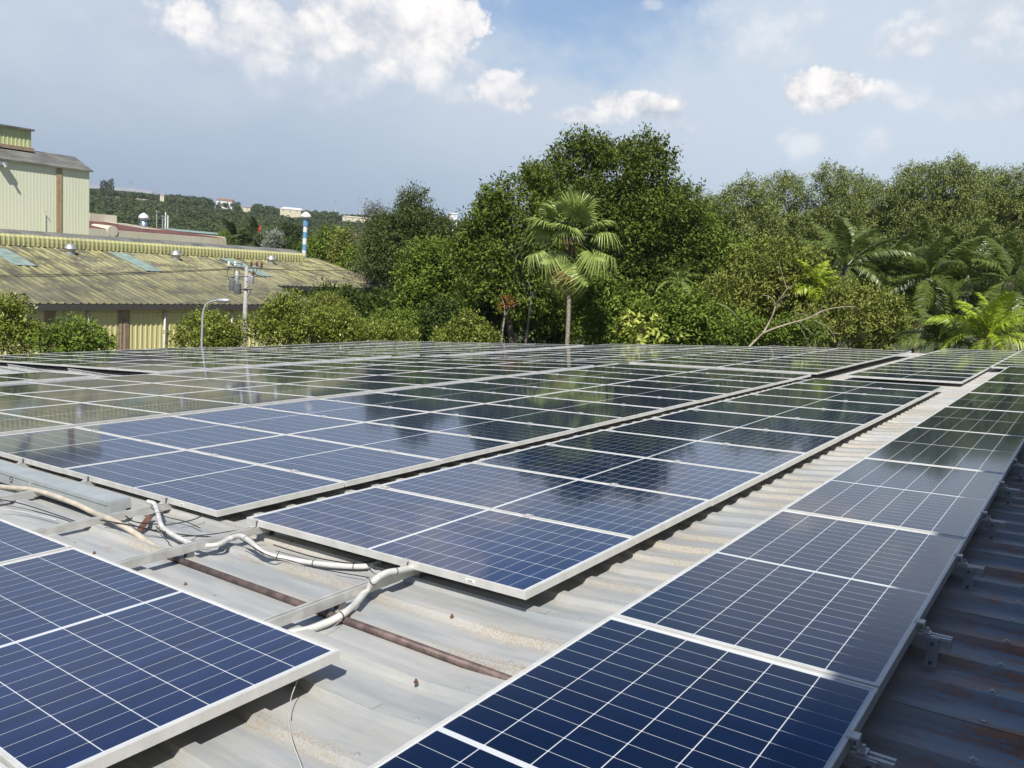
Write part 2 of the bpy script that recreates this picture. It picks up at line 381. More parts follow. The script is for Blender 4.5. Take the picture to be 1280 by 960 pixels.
def mossroof_fn(t, b):
    tc = t.node('ShaderNodeTexCoord'); o = tc.outputs['Object']
    n = t.noise(o, .22, 6, .65, (.5, 1, 1)); n2 = t.noise(o, 1.6, 6, .7, (.16, 1.4, 1)); n3 = t.noise(o, .9, 4, .6, (.9, .5, 1), (5, 5, 5))
    c = t.mix(t.step(n2, .38, .60), (.070, .068, .048), (.37, .35, .155))
    c = t.mix(t.m('MULTIPLY', t.step(n, .42, .66), .55), c, (.40, .38, .22))
    c = t.mix(t.m('MULTIPLY', t.step(n3, .48, .64), .8), c, (.095, .09, .07))
    sp = t.node('ShaderNodeSeparateXYZ'); t.l.new(o, sp.inputs[0])
    fy = t.m('FRACT', t.m('DIVIDE', t.m('ADD', sp.outputs[1], 28.0), .42))
    dirt = t.m('SUBTRACT', 1.0, t.step(t.m('ABSOLUTE', t.m('SUBTRACT', fy, .32)), .18, .34))
    c = t.mix(t.m('MULTIPLY', dirt, t.m('ADD', .12, t.m('MULTIPLY', t.step(n2, .35, .6), .32))), c, (.085, .08, .06))
    eave = t.m('MULTIPLY', t.step(t.m('ADD', sp.outputs[0], t.m('MULTIPLY', n, 6.0)), -1.0, 9.0), .5)
    c = t.mix(eave, c, (.085, .08, .062))
    t.put(b.inputs['Base Color'], c); b.inputs['Roughness'].default_value = .85
M['moss'] = mat('mossy_roof_sheet', mossroof_fn)

def leaf(name, ca, cb, cc=None, rough=.55, trans=.18, spec=.16):
    def fn(t, b):
        at = t.node('ShaderNodeAttribute'); at.attribute_name = 'tint'
        c = t.mix(at.outputs['Fac'], ca, cb)
        if cc:
            c = t.mix(t.step(at.outputs['Fac'], .86, .95), c, cc)
        t.put(b.inputs['Base Color'], c); b.inputs['Roughness'].default_value = rough
        b.inputs['Specular IOR Level'].default_value = spec
        tr = t.node('ShaderNodeBsdfTranslucent'); t.put(tr.inputs[0], t.mix(.5, c, t.mix(.5, c, (.25, .30, .03))))
        ms = t.node('ShaderNodeMixShader'); ms.inputs[0].default_value = trans
        t.l.new(b.outputs[0], ms.inputs[1]); t.l.new(tr.outputs[0], ms.inputs[2])
        t.l.new(ms.outputs[0], t.n['Material Output'].inputs[0])
    return mat(name, fn)
L = {}
L['banyan'] = leaf('banyan_leaf', (.052, .084, .014), (.160, .205, .033))
L['banyan2'] = leaf('banyan_leaf_light', (.058, .094, .014), (.180, .232, .038))
L['conifer'] = leaf('conifer_leaf', (0.055, 0.085, 0.027), (0.140, 0.171, 0.049))
L['tier'] = leaf('tiered_leaf', (0.067, 0.122, 0.017), (0.232, 0.305, 0.049))
L['acacia'] = leaf('acacia_leaf', (.130, .165, .044), (.320, .365, .120))
L['hedge'] = leaf('hedge_leaf', (.085, .128, .018), (.290, .330, .055), (0.550, 0.550, 0.244))
L['shrub'] = leaf('shrub_leaf', (0.067, 0.122, 0.017), (0.220, 0.293, 0.046))
L['olive'] = leaf('olive_leaf', (0.104, 0.134, 0.027), (0.281, 0.305, 0.067))
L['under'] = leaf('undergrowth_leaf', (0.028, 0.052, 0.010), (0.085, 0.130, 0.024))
L['palm'] = leaf('fan_palm_leaf', (0.110, 0.171, 0.032), (0.305, 0.378, 0.098), rough=.38, spec=.45)
L['palmdry'] = leaf('dry_palm_leaf', (0.260, 0.220, 0.060), (0.420, 0.320, 0.120), rough=.6)
L['oil'] = leaf('oil_palm_leaf', (0.055, 0.091, 0.017), (0.183, 0.232, 0.049), rough=.36, spec=.5, trans=.25)
L['young'] = leaf('young_palm_leaf', (0.146, 0.232, 0.017), (0.439, 0.525, 0.041), rough=.38, spec=.45)
L['croton'] = leaf('pale_croton_leaf', (0.244, 0.329, 0.043), (0.550, 0.550, 0.146))
L['forest'] = leaf('forest_leaf', (0.050, 0.074, 0.028), (0.085, 0.112, 0.042), trans=.2)
L['grey'] = leaf('grey_twig_leaf', (0.122, 0.116, 0.085), (0.220, 0.201, 0.146))
L['silver'] = leaf('silver_leaf', (0.220, 0.240, 0.200), (0.400, 0.420, 0.360))
L['orange'] = leaf('orange_leaf', (0.220, 0.085, 0.015), (0.360, 0.160, 0.030))
M['bark'] = plain('bark', (.14, .11, .085), .9, var=.25, scale=6)
M['palmbark'] = plain('palm_bark', (.27, .24, .19), .9, var=.2, scale=9)
M['deadwood'] = plain('dead_branch', (.36, .30, .24), .85, var=.15, scale=6)
M['fibre'] = plain('palm_fibre', (.17, .085, .05), .9, var=.3, scale=10)

# ------------------------------------------------------------------ ground and hills
rng = np.random.default_rng(11)
def hill(x, y):
    r = np.hypot(x, y); t = np.clip((r-330)/(860-330), 0, 1); s = t*t*(3-2*t)
    a = np.arctan2(x, y)
    return GZ + s*(27.5 + 2.0*np.sin(a*9+1.0) + 1.2*np.sin(a*23)) - np.clip((r-950)/2500, 0, 1)*14
def build_ground():
    rad = np.concatenate([[0, 20, 45, 80, 130, 200, 280], np.linspace(330, 960, 26), [1100, 1400, 1900, 2600, 3600]])
    na = 180; v = [(0, 0, GZ)]; f = []
    for r in rad[1:]:
        a = np.arange(na)*2*np.pi/na; x = r*np.sin(a); y = r*np.cos(a); z = hill(x, y)
        v += list(zip(x, y, z))
    for k in range(na): f.append((0, 1+(k+1) % na, 1+k))
    for i in range(len(rad)-2):
        for k in range(na):
            a, b = 1+i*na+k, 1+i*na+(k+1) % na
            f.append((a, b, b+na, a+na))
    me = bpy.data.meshes.new('ground'); me.from_pydata(v, [], f)
    def fn(t, b):
        tc = t.node('ShaderNodeTexCoord'); o = tc.outputs['Object']
        n = t.noise(o, .02, 6, .6); n2 = t.noise(o, .6, 5, .6)
        c = t.mix(t.step(n, .4, .62), (.045, .065, .02), (.12, .12, .05))
        c = t.mix(t.m('MULTIPLY', t.step(n2, .45, .7), .5), c, (.10, .085, .05))
        t.put(b.inputs['Base Color'], c); b.inputs['Roughness'].default_value = .95
    me.materials.append(mat('grassy_ground', fn))
    tag(link('ground', me), 'grassy ground around the buildings rising to a low hill', 'ground', kind='structure')
build_ground()

# ------------------------------------------------------------------ the roof we stand on
PITCH_R = .26; ZPAN = -.137; RIB = .027; YOFF = .087
def zroof(x, y=0): return .045*min(1.0, max(0.0, (x+1.9)/.55)) -.02*max(0.0, -8.0-x) - .08*min(1.0, max(0.0, (y-14.4)/2.0))
def roof_left(y): return -24.9 if y < 24.2 else (-14.6 if y < 26.2 else (-8.5 if y < 27.2 else -4.3))
roof_thing = empty('factory_building', RM.copy(), 'factory building whose ribbed grey metal roof carries all the solar panels', 'building')
def build_roof():
    mb = MB(); y = -8*PITCH_R*3
    prof = [(0, 0), (.140, 0), (.155, RIB), (.205, RIB), (.222, 0)]
    xs_all = [1.55, -1.35, -1.9, -8.0, -14.6, -24.9]
    ys = []; k0 = -26
    while k0*PITCH_R < 29.6:
        for (dy, dz) in prof: ys.append((k0*PITCH_R+YOFF+dy, dz))
        k0 += 1
    ys.append((k0*PITCH_R+YOFF, 0))
    for i in range(len(ys)-1):
        (ya, za), (yb, zb) = ys[i], ys[i+1]
        xl = roof_left(math.floor((ya-YOFF)/PITCH_R+1e-6)*PITCH_R)
        xs = [x for x in xs_all if x > xl+.01] + [xl]
        vs = []; fs = []
        for x in xs:
            vs += [(x, ya, ZPAN+za+zroof(x, ya)), (x, yb, ZPAN+zb+zroof(x, yb))]
        for j in range(len(xs)-1): fs.append((2*j, 2*j+1, 2*j+3, 2*j+2))
        mb.add(vs, fs)
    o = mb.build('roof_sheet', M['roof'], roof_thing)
    w = MB()                                       # outer walls, from just under the sheet to the street, in the roof frame
    for (x0, x1, y0, y1) in [(-24.6, -24.4, -6.4, 24.0), (-24.4, 1.5, -6.6, -6.4), (-24.4, -14.7, 23.8, 24.0), (-14.7, -4.4, 25.6, 25.8), (-4.4, 1.5, 28.9, 29.1)]:
        w.box((x0, y0, -9), (x1, y1, -.75))
    w.build('wall', M['wall_y'], roof_thing)
    u = MB(); u.box((1.55, -6.6, -9), (1.85, 19.5, 4.3))  # unseen wall, added to cast the shade along the right-hand strip
    u.build('shade_caster_wall', M['concrete'], roof_thing)
    for (px, py) in [(520, 853), (565, 771), (118, 692), (365, 678), (232, 731), (148, 759), (1188, 770), (1110, 895), (760, 690), (833, 655)]:
        p = RP(px, py, ZPAN+RIB); s = MB()                                   # rusty screws on the ribs
        s.tube([p+Vector((0, 0, -.004)), p+Vector((0, 0, .012))], .005, 6); s.tube([p, p+Vector((0, 0, .003))], .009, 8)
        s.build('screw', M['rust'], roof_thing)
build_roof()
def laps():
    b = MB()
    for k in range(-6, 60, 4):
        y = k*PITCH_R+YOFF+.205
        for xa, xb in [(-8.0, -1.9), (-1.35, 1.5)]:
            b.box((xa, y-.05, ZPAN+RIB+.001), (xb, y+.004, ZPAN+RIB+.0035), Matrix.Translation((0, 0, zroof(xb, y))))
    b.build('sheet_lap', M['roof'], roof_thing)
laps()
def fixings():
    b = MB(); b.tube([(0, 0, -.003), (0, 0, .007)], .006, 6); b.tube([(0, 0, 0), (0, 0, .002)], .011, 10); me = b.mesh('screw', M['galv'])
    for x, ya, yb in [(-.22, .6, 9), (-1.72, .6, 10), (-3.25, 1.9, 2.8), (-4.6, 1.9, 2.8)]:
        k = math.ceil((ya-YOFF)/PITCH_R)
        while k*PITCH_R+YOFF+.182 < yb:
            y = k*PITCH_R+YOFF+.182; link('screw', me, roof_thing, Matrix.Translation((x, y, ZPAN+RIB+zroof(x, y)))); k += 1
fixings()

# ------------------------------------------------------------------ solar panels
def panel_meshes(tagname, lx, ly, long_x, cellmat, T=.038, w=.0115):
    """meshes centred on the panel; top of the frame at z = 0"""
    fr = MB(); hx, hy = lx/2, ly/2
    o = [(-hx, -hy), (hx, -hy), (hx, hy), (-hx, hy)]; i = [(-hx+w, -hy+w), (hx-w, -hy+w), (hx-w, hy-w), (-hx+w, hy-w)]
    c = .0012
    oc = [(-hx+c, -hy+c), (hx-c, -hy+c), (hx-c, hy-c), (-hx+c, hy-c)]
    vs = [(x, y, -T) for x, y in o] + [(x, y, -c) for x, y in o] + [(x, y, 0) for x, y in oc] + [(x, y, 0) for x, y in i] + [(x, y, -.0045) for x, y in i]
    vs += [(x*(1-.03/hx), y*(1-.03/hy), -T) for x, y in o]
    fs = []
    for k in range(4):
        j = (k+1) % 4
        for a in (0, 4, 8, 12): fs.append((a+k, a+j, a+4+j, a+4+k))
        fs.append((j, k, 20+k, 20+j))
    fr.add(vs, fs)
    # back cover closes the laminate from below
    fr.add([(-hx+w, -hy+w, -.012), (hx-w, -hy+w, -.012), (hx-w, hy-w, -.012), (-hx+w, hy-w, -.012)], [(0, 3, 2, 1)])
    fme = fr.mesh('panel_frame_'+tagname, M['frame'])
    gl = bpy.data.meshes.new('cell_sheet_'+tagname)
    g = [(-hx+w-.001, -hy+w-.001, -.0036), (hx-w+.001, -hy+w-.001, -.0036), (hx-w+.001, hy-w+.001, -.0036), (-hx+w-.001, hy-w+.001, -.0036)]
    gl.from_pydata(g, [], [(0, 1, 2, 3)]); gl.materials.append(cellmat)
    ul = gl.uv_layers.new(name='cells')
    for li, lp in enumerate(gl.loops):
        x, y, z = g[lp.vertex_index]; ul.data[li].uv = (x, y) if long_x else (y, x)
    return fme, gl
PM = {'L': panel_meshes('landscape', 2.006, 1.031, True, M['cellL']), 'P': panel_meshes('portrait', .957, 2.006, False, M['cellR'])}
ORD = ['first', 'second', 'third', 'fourth', 'fifth', 'sixth', 'seventh', 'eighth', 'ninth', 'tenth', 'eleventh', 'twelfth', 'thirteenth', 'fourteenth', 'fifteenth',
       'sixteenth', 'seventeenth', 'eighteenth', 'nineteenth', 'twentieth', 'twenty-first', 'twenty-second', 'twenty-third', 'twenty-fourth', 'twenty-fifth', 'twenty-sixth']
jr = random.Random(5)
def panel(kind, xr, y0, z, label, group, slope=0.0):
    """xr: right edge, y0: near edge"""
    lx, ly = (2.006, 1.031) if kind == 'L' else (.957, 2.006)
    loc = Matrix.Translation((xr-lx/2 + jr.uniform(-.002, .002), y0+ly/2, z)) @ Matrix.Rotation(slope + R_(jr.uniform(-.12, .12)), 4, 'Y') @ Matrix.Rotation(R_(jr.uniform(-.12, .12)), 4, 'X') @ Matrix.Rotation(R_(jr.uniform(-.06, .06)), 4, 'Z')
    e = empty('solar_panel', RM @ loc, label, 'solar panel', group)
    link('panel_frame', PM[kind][0], e); link('cell_sheet', PM[kind][1], e)
    return e
PANELS = []
def block(kind, xr, ncols, y0, pitch, nrows, z, colname, group, rowname='from its near end', colpitch=2.022, first_ord=0):
    for c in range(ncols):
        xc = xr - c*colpitch; zz = z
        sl = -.02 if xc < -8.2 else 0.0
        for r in range(nrows):
            nm = colname[c] if isinstance(colname, list) else colname
            lab = '%s, %s %s' % (nm, ORD[r+first_ord], rowname)
            PANELS.append(panel(kind, xc, y0+r*pitch, z+(zroof(xc-1.0, y0+r*pitch+.5) if xc < -8.2 else 0), lab, group, sl))
block('L', -2.160, 3, .862-1.045, 1.045, 2, 0.0, ['blue panel in the near left block, right column', 'blue panel in the near left block, middle column', 'blue panel in the near left block, left column'],
      'solar panels of the near left block', 'from the viewer')
block('L', -1.957, 1, 2.777, 1.045, 11, 0.0, 'blue panel in the row left of the bare metal walkway', 'solar panels of the row left of the walkway')
block('L', -4.319, 2, 2.818, 1.045, 12, -.03, ['panel in the second row left of the walkway', 'panel in the third row left of the walkway'], 'solar panels of the wide middle block')
block('L', -8.395, 3, 1.777, 1.045, 23, 0.0, ['panel in the fourth row left of the walkway', 'panel in the fifth row left of the walkway', 'panel in the sixth row left of the walkway'], 'solar panels of the long left block')
block('L', -14.50, 5, 8.3, 1.045, 15, 0.03, ['panel in the seventh row left of the walkway', 'panel in the eighth row left of the walkway', 'panel in the ninth row left of the walkway',
      'panel in the tenth row left of the walkway', 'solar panel along the far left roof edge'], 'solar panels of the far left block', 'beyond the gap')
block('L', -14.50, 1, 1.9, 1.045, 5, 0.03, 'panel in the short strip before the far left gap', 'solar panels of the short left strip')
block('L', -4.319, 2, 15.75, 1.045, 9, -.02, ['panel in the far middle block, right column', 'solar panel in the far middle block, left column'], 'solar panels of the far middle block', 'behind the cross gap')
block('L', -1.957, 1, 16.4, 1.045, 12, -.09, 'panel in the far row beyond the walkway row', 'solar panels of the far right row', 'from its front')
block('P', -1.4424+.957, 1, 2.625-2.0215, 2.0215, 9, .073, 'panel in the row along the shaded rusty roof strip', 'solar panels of the right-hand row')
block('L', .095, 1, 20.6, 1.045, 8, -.06, 'solar panel at the far right end of the roof', 'solar panels of the far right corner', 'from its front')

# rails under the near blocks
def clampmesh():
    b = MB(); b.box((-.025, -.021, -.004), (.025, .021, .004)); b.tube([(0, 0, .003), (0, 0, .009)], .007, 6); b.box((-.02, -.005, -.04), (.02, .005, -.004)); return b.mesh('clamp', M['rail'])
CL = clampmesh()
def endclamp():
    b = MB(); b.box((-.02, -.02, -.004), (.02, .012, .002)); b.box((-.02, -.023, -.036), (.02, -.018, .002)); b.box((-.02, -.045, -.038), (.02, -.018, -.034)); b.tube([(0, -.033, -.034), (0, -.033, -.018)], .006, 6); return b.mesh('end_clamp', M['rail'])
ECL = endclamp()
RAIL_TOP = -.0385
def rail(x, y0, y1, z, label, seams, ends=(), w=.04, h=.043):
    e = empty('mounting_rail', RM @ Matrix.Translation((x, y0, 0)), label, 'rail', 'rails running under the panels')
    b = MB(); L_ = y1-y0
    zt = z+RAIL_TOP; t = .004
    b.box((-w/2, 0, zt-h), (w/2, L_, zt-.014)); b.box((-w/2, 0, zt-.014), (-w/2+.013, L_, zt)); b.box((w/2-.013, 0, zt-.014), (w/2, L_, zt))
    b.build('rail_bar', M['rail'], e)
    pd = MB(); k0 = math.ceil((y0-YOFF-.18)/.52)
    while k0*.52+YOFF+.18 < y1:
        q = k0*.52+YOFF+.182-y0; pd.box((-.018, q-.02, ZPAN+RIB), (.018, q+.02, zt-h)); k0 += 1
    pd.build('pad', M['steel'], e)
    for s in seams: link('clamp', CL, e, Matrix.Translation((0, s-y0, z+.0035)))
    for s in ends: link('end_clamp', ECL, e, Matrix.Translation((0, s-y0, z+.0015)))
    return e
S_M = [2.777-.007+1.045*k for k in range(1, 11)]; S_N = [2.818-.007+1.045*k for k in range(1, 12)]
S_L = [.862-.007]
rail(-2.675, -.1, 14.3, 0, 'pale aluminium rail with a white conduit lying across it', S_M+S_L, [2.777])
rail(-3.87, -.1, 14.3, 0, 'pale aluminium rail with the brown pipe passing under its middle', S_M+S_L, [2.777])
rail(-4.89, -.1, 15.4, -.03, 'pale aluminium rail ending beside the grey trunking end cap', S_N, [2.818])
rail(-5.93, -.1, 15.4, -.03, 'pale aluminium rail passing below the grey trunking, near its end', S_N, [2.818])
rail(-7.0, -.1, 15.4, -.03, 'pale aluminium rail below the grey trunking at the left picture edge', S_N, [2.818])
rail(-7.95, 1.4, 15.4, -.03, 'pale aluminium rail farthest left under the wide middle block', S_N, [2.818])
# bare rails and tray left in the gap of the far left block
def gap_rail(x0, x1, y, z, label):
    e = empty('mounting_rail', RM @ Matrix.Translation((x0, y, z)), label, 'rail', 'rails in the far left gap')
    b = MB(); b.box((0, -.03, -.05), (x1-x0, .03, 0), Matrix.Rotation(.02, 4, 'Y')); b.box((0, -.045, .001), (x1-x0, -.03, .012), Matrix.Rotation(.02, 4, 'Y')); b.build('rail_bar', M['rail'], e)
gap_rail(-19.2, -16.7, 7.55, -.17, 'pale rail lying in the far left gap, left of its kink')
gap_rail(-16.55, -14.6, 7.6, -.12, 'pale rail lying in the far left gap beside the long block')
gap_rail(-21.5, -16.6, 6.2, -.2, 'pale rail crossing the bare roof at the far left picture edge')
gap_rail(-21.5, -16.6, 4.6, -.2, 'pale rail nearest the viewer on the bare far left roof')
gap_rail(-18.0, -16.6, 6.9, -.12, 'short pale rail in the middle of the far left gap')

# rail ends with L feet along the right-hand row
def right_rail(y, k):
    near = ['nearest the viewer', 'second from the viewer', 'third from the viewer', 'fourth from the viewer', 'fifth from the viewer', 'sixth from the viewer', 'seventh from the viewer', 'eighth from the viewer']
    lab = 'short rail end with clamp over the shaded rusty roof, ' + (near[k] if k < len(near) else ORD[k] + ' from the viewer')
    e = empty('panel_bracket', RM @ Matrix.Translation((-.485, y, .073)), lab, 'bracket', 'brackets along the shaded roof strip')
    b = MB(); zt = -.0385; r = .115
    # extruded rail: two lips over a web, open groove on its side
    b.box((-.95, -.02, zt-.045), (r, .016, zt-.04)); b.box((-.95, -.016, zt-.04), (r, .016, zt-.014))
    b.box((-.95, -.02, zt-.014), (r, -.006, zt)); b.box((-.95, .006, zt-.014), (r, .02, zt)); b.box((-.95, -.022, zt-.022), (r, -.016, zt-.016))
    b.build('rail_bar', M['rail'], e)
    f = MB(); x = .055; zr = -.073+ZPAN+RIB+zroof(0, y)
    f.box((x-.02, -.031, zr+.004), (x+.02, -.0225, zt-.002)); f.box((x-.02, -.075, zr), (x+.02, -.0225, zr+.005))
    f.build('foot', M['galv'], e)
    g = MB(); g.tube([(x, -.031, zt-.022), (x, -.041, zt-.022)], .0075, 6); g.tube([(x, -.055, zr+.004), (x, -.055, zr+.014)], .0075, 6); g.build('bolt', M['steel'], e)
    link('end_clamp', ECL, e, Matrix.Translation((0, 0, .0015)) @ Matrix.Rotation(R_(90), 4, 'Z'))
    c = MB(); c.box((-1.025, -.04, zr), (-.96, .0, zr+.004)); c.box((-1.0, -.035, zr), (-.996, -.005, zr+.028)); c.build('left_foot', M['galv'], e)
for k in range(15): right_rail(2.27+1.0078*k, k)

# ------------------------------------------------------------------ cable trunking, pipes, cables on the roof
def rooftube(name, pts, r, m, label, cat, n=10, smooth=True, group=None, seg=10, parent=None):
    p = curve_pts(pts, seg) if len(pts) > 2 else pts
    b = MB(); o0 = Vector(p[0]); b.tube([Vector(q)-o0 for q in p], r, n)
    me = b.mesh(name, m, smooth); o = link(name, me, None, RM @ Matrix.Translation(o0)); return tag(o, label, cat, group)
def trunking():
    e = empty('cable_trunking', RM @ Matrix.Translation((-8.9, 2.485, 0)), 'long grey steel cable trunking box beside the panel edge at left', 'trunking')
    b = MB(); l = 8.9-4.98; z0, z1 = -.11, -.017
    b.box((0, 0, z0), (l, .14, z1)); b.build('channel', M['box'], e)
    d = MB(); d.box((-.002, -.006, z1), (l-.012, .146, z1+.004)); d.box((0, -.006, z1-.02), (l-.012, -.001, z1)); d.build('cover', M['box'], e)
    c = MB(); c.box((l, -.002, z0), (l+.006, .105, z1+.002)); c.box((l, .105, z0+.036), (l+.006, .142, z1+.002)); c.build('end_cap', M['box_end'], e)
    k = MB(); k.box((l-.01, .107, z0+.004), (l+.004, .139, z0+.034)); k.build('cable_slot', M['black'], e)
    def hexhole(x):
        h = MB()
        for q in range(6):
            a = q*math.pi/3; h.tube([(x+.022*math.cos(a), -.0015, -.062+.022*math.sin(a)), (x+.022*math.cos(a), .002, -.062+.022*math.sin(a))], .0085, 6)
        h.build('hole_ring', M['black'], e)
    p = RPY(14, 597, 2.485); hexhole(p.x+8.9)
    q = RPY(39, 606, 2.485); t = MB(); t.box((q.x+8.9-.012, -.009, -.09), (q.x+8.9+.012, -.0015, -.03)); t.build('strap_clip', M['rail'], e)
trunking()
b0 = [RPY(-60, 597, 2.44), RPY(0, 608, 2.44), RPY(45, 613, 2.445), RPY(90, 628, 2.445), RPY(118, 641, 2.44), RP(140, 650, -.06), RP(165, 664, -.09), RP(195, 684, -.125), RP(222, 699, -.124)]
rooftube('flexible_conduit', b0, .0175, M['beige'], 'beige flexible conduit running from the trunking into the brown pipe', 'conduit')
py_ = 2.272
pp = MB(); pp.tube([(0, 0, 0), (2.40, -.03, 0)], .0165, 12); pp.tube([(2.39, -.03, 0), (2.85, -.034, .03)], .0165, 12)
tag(link('drain_pipe', pp.mesh('drain_pipe', M['brown'], True), None, RM @ Matrix.Translation((-4.03, 2.305, -.121))), 'long straight brown pipe lying along a roof rib valley', 'pipe')
# white conduit from under the middle block, over a rail, to under the walkway row
w1 = [RP(185, 627, -.045), RP(193, 630, -.045), RP(197, 640, -.05), RP(202, 657, -.07), RP(214, 667, -.085), RP(235, 678, -.085), RP(252, 682, -.075), RP(272, 681, -.065), RP(288, 673, -.06),
      RP(301, 670, -.03), RP(313, 677, -.03), RP(328, 690, -.06), RP(352, 697, -.09), RP(385, 703, -.105), RP(420, 707, -.108), RP(455, 708, -.108), RP(475, 703, -.105)]
c1 = rooftube('white_conduit', w1, .0145, M['conduit'], 'white corrugated conduit snaking from the middle block over a rail', 'conduit')
w2 = [RPX(523, 708, -2.66), RPX(502, 713, -2.63), RPX(484, 716, -2.628), RPX(470, 724, -2.628), RP(458, 738, -.070), RP(445, 754, -.084), RP(430, 767, -.09), RP(412, 777, -.108), RP(392, 785, -.118), RP(372, 790, -.12), RP(350, 793, -.12)]
c2 = rooftube('white_conduit', w2, .0165, M['conduit'], 'white conduit curving along the rail nearest the viewer', 'conduit')
def ties(o, pts, r, idx):
    p = curve_pts(pts, 10); o0 = Vector(p[0])
    for k in idx:
        t = (p[k+1]-p[k-1]).normalized()*.0025; b = MB(); q = p[k]-o0; b.tube([q-t, q+t], r+.0012, 12)
        n = t.orthogonal().normalized(); b.tube([q+n*r, q+n*(r+.022)], .0015, 4); b.build('cable_tie', M['black'], o)
ties(c1, w1, .0145, (22, 58, 96, 118, 132, 146)); ties(c2, w2, .0165, (14, 33, 62))
blk = 'black cables on the bare roof'
rooftube('black_cable', [RP(157, 645, -.05), RP(168, 652, -.06), RP(190, 655, -.09), RP(215, 655, -.1), RP(240, 650, -.09), RP(252, 645, -.08)], .004, M['black'], 'black cable looping from the trunking slot back under the panels', 'cable', 6, group=blk)
rooftube('black_cable', [RP(125, 650, -.05), RP(160, 656, -.06), RP(200, 664, -.08), RP(245, 670, -.09), RP(290, 672, -.09), RP(330, 676, -.1)], .004, M['black'], 'straight black cable passing behind the white conduit', 'cable', 6, group=blk)
rooftube('black_cable', [RP(195, 658, -.07), RP(203, 665, -.06), RP(208, 672, -.07), RP(230, 680, -.1), RP(262, 684, -.115)], .0035, M['black'], 'thin black cable wrapped beside the white conduit drop', 'cable', 6, group=blk)
rooftube('black_cable', [RP(342, 681, -.09), RP(370, 690, -.1), RP(400, 698, -.105), RP(440, 704, -.1), RP(475, 700, -.09)], .0035, M['black'], 'black cable hanging under the near edge of the walkway row', 'cable', 6, group=blk)
rooftube('black_cable', [RP(300, 674, -.02), RP(335, 694, -.06), RP(360, 700, -.085), RP(400, 711, -.11), RP(462, 722, -.11)], .0028, M['black'], 'thin black cable lying along the white conduit below the panel edge', 'cable', 6, group=blk)
rooftube('loose_string', [RP(372, 850, -.06), RP(364, 872, -.09), RP(361, 895, -.105), RP(365, 925, -.105), RP(372, 945, -.105), RP(380, 966, -.105)], .0016, M['conduit'], 'thin white string lying on the roof in front of the near left block', 'string', 5)
rooftube('loose_string', [RP(392, 800, -.12), RP(404, 792, -.118), RP(416, 784, -.112), RP(428, 774, -.108)], .0016, M['conduit'], 'thin pale string beside the end of the white conduit', 'string', 5)
for (pts, rr, mm, lab) in [
    ([(160, 654, -.05), (185, 662, -.09), (222, 670, -.1), (262, 668, -.1), (300, 662, -.1)], .003, 'black', 'thin black lead sagging between the trunking and the second rail'),
    ([(188, 634, -.05), (205, 645, -.09), (232, 652, -.105), (250, 660, -.105)], .003, 'black', 'thin black lead dropping out under the middle block corner'),
    ([(-20, 622, -.08), (20, 628, -.09), (60, 640, -.1), (95, 652, -.105)], .004, 'black', 'black cable lying below the trunking at the left picture edge'),
    ([(-20, 634, -.09), (30, 640, -.1), (70, 650, -.105)], .003, 'conduit', 'thin white lead lying below the trunking at the left picture edge'),
    ([(455, 702, -.09), (470, 712, -.1), (480, 706, -.08), (500, 706, -.06)], .003, 'black', 'short black lead under the near corner clamp of the walkway row')]:
    rooftube('thin_lead', [RP(*p) for p in pts], rr, M[mm], lab, 'cable', 6, group=blk)
def rusty_strap():
    a, b_ = RP(174, 664, -.115), RP(188, 645, -.07); d = (b_-a); s = MB()
    n = Vector((0, 0, 1)); side = d.cross(n).normalized()*.02
    t = n*.006
    for (p, q) in [(a, b_), (a+Vector((.0, -.015, 0)), a)]:
        s.add([p-side, p+side, q+side, q-side, p-side+t, p+side+t, q+side+t, q-side+t], [(0,3,2,1),(4,5,6,7),(0,1,5,4),(1,2,6,5),(2,3,7,6),(3,0,4,7)])
    o = link('steel_strap', s.mesh('steel_strap', M['rust']), None, RM.copy()); tag(o, 'small rusty steel strap beside the white conduit drop', 'strap')
rusty_strap()
def tie(px, py, z):
    p = RP(px, py, z); return p
# serial stickers on the frame edges
def sticker(p, panel_label, w=.05):
    for e in PANELS:
        if e['label'] == panel_label:
            s = MB(); s.box((p[0]-w/2, -.5175, -.026), (p[0]+w/2, -.5152, -.012)); o = s.build('sticker', M['sticker'], e)
            k = MB(); r = random.Random(2); x = p[0]-w*.3
            while x < p[0]+w*.28:
                d = r.uniform(.002, .005); k.box((x, -.5181, -.022), (x+d, -.5176, -.016)); x += d+r.uniform(.001, .003)
            k.build('serial_marks', M['ink'], o)
sticker((.69,), 'blue panel in the row left of the bare metal walkway, first from its near end')
sticker((.62,), 'panel in the second row left of the walkway, first from its near end', .04)

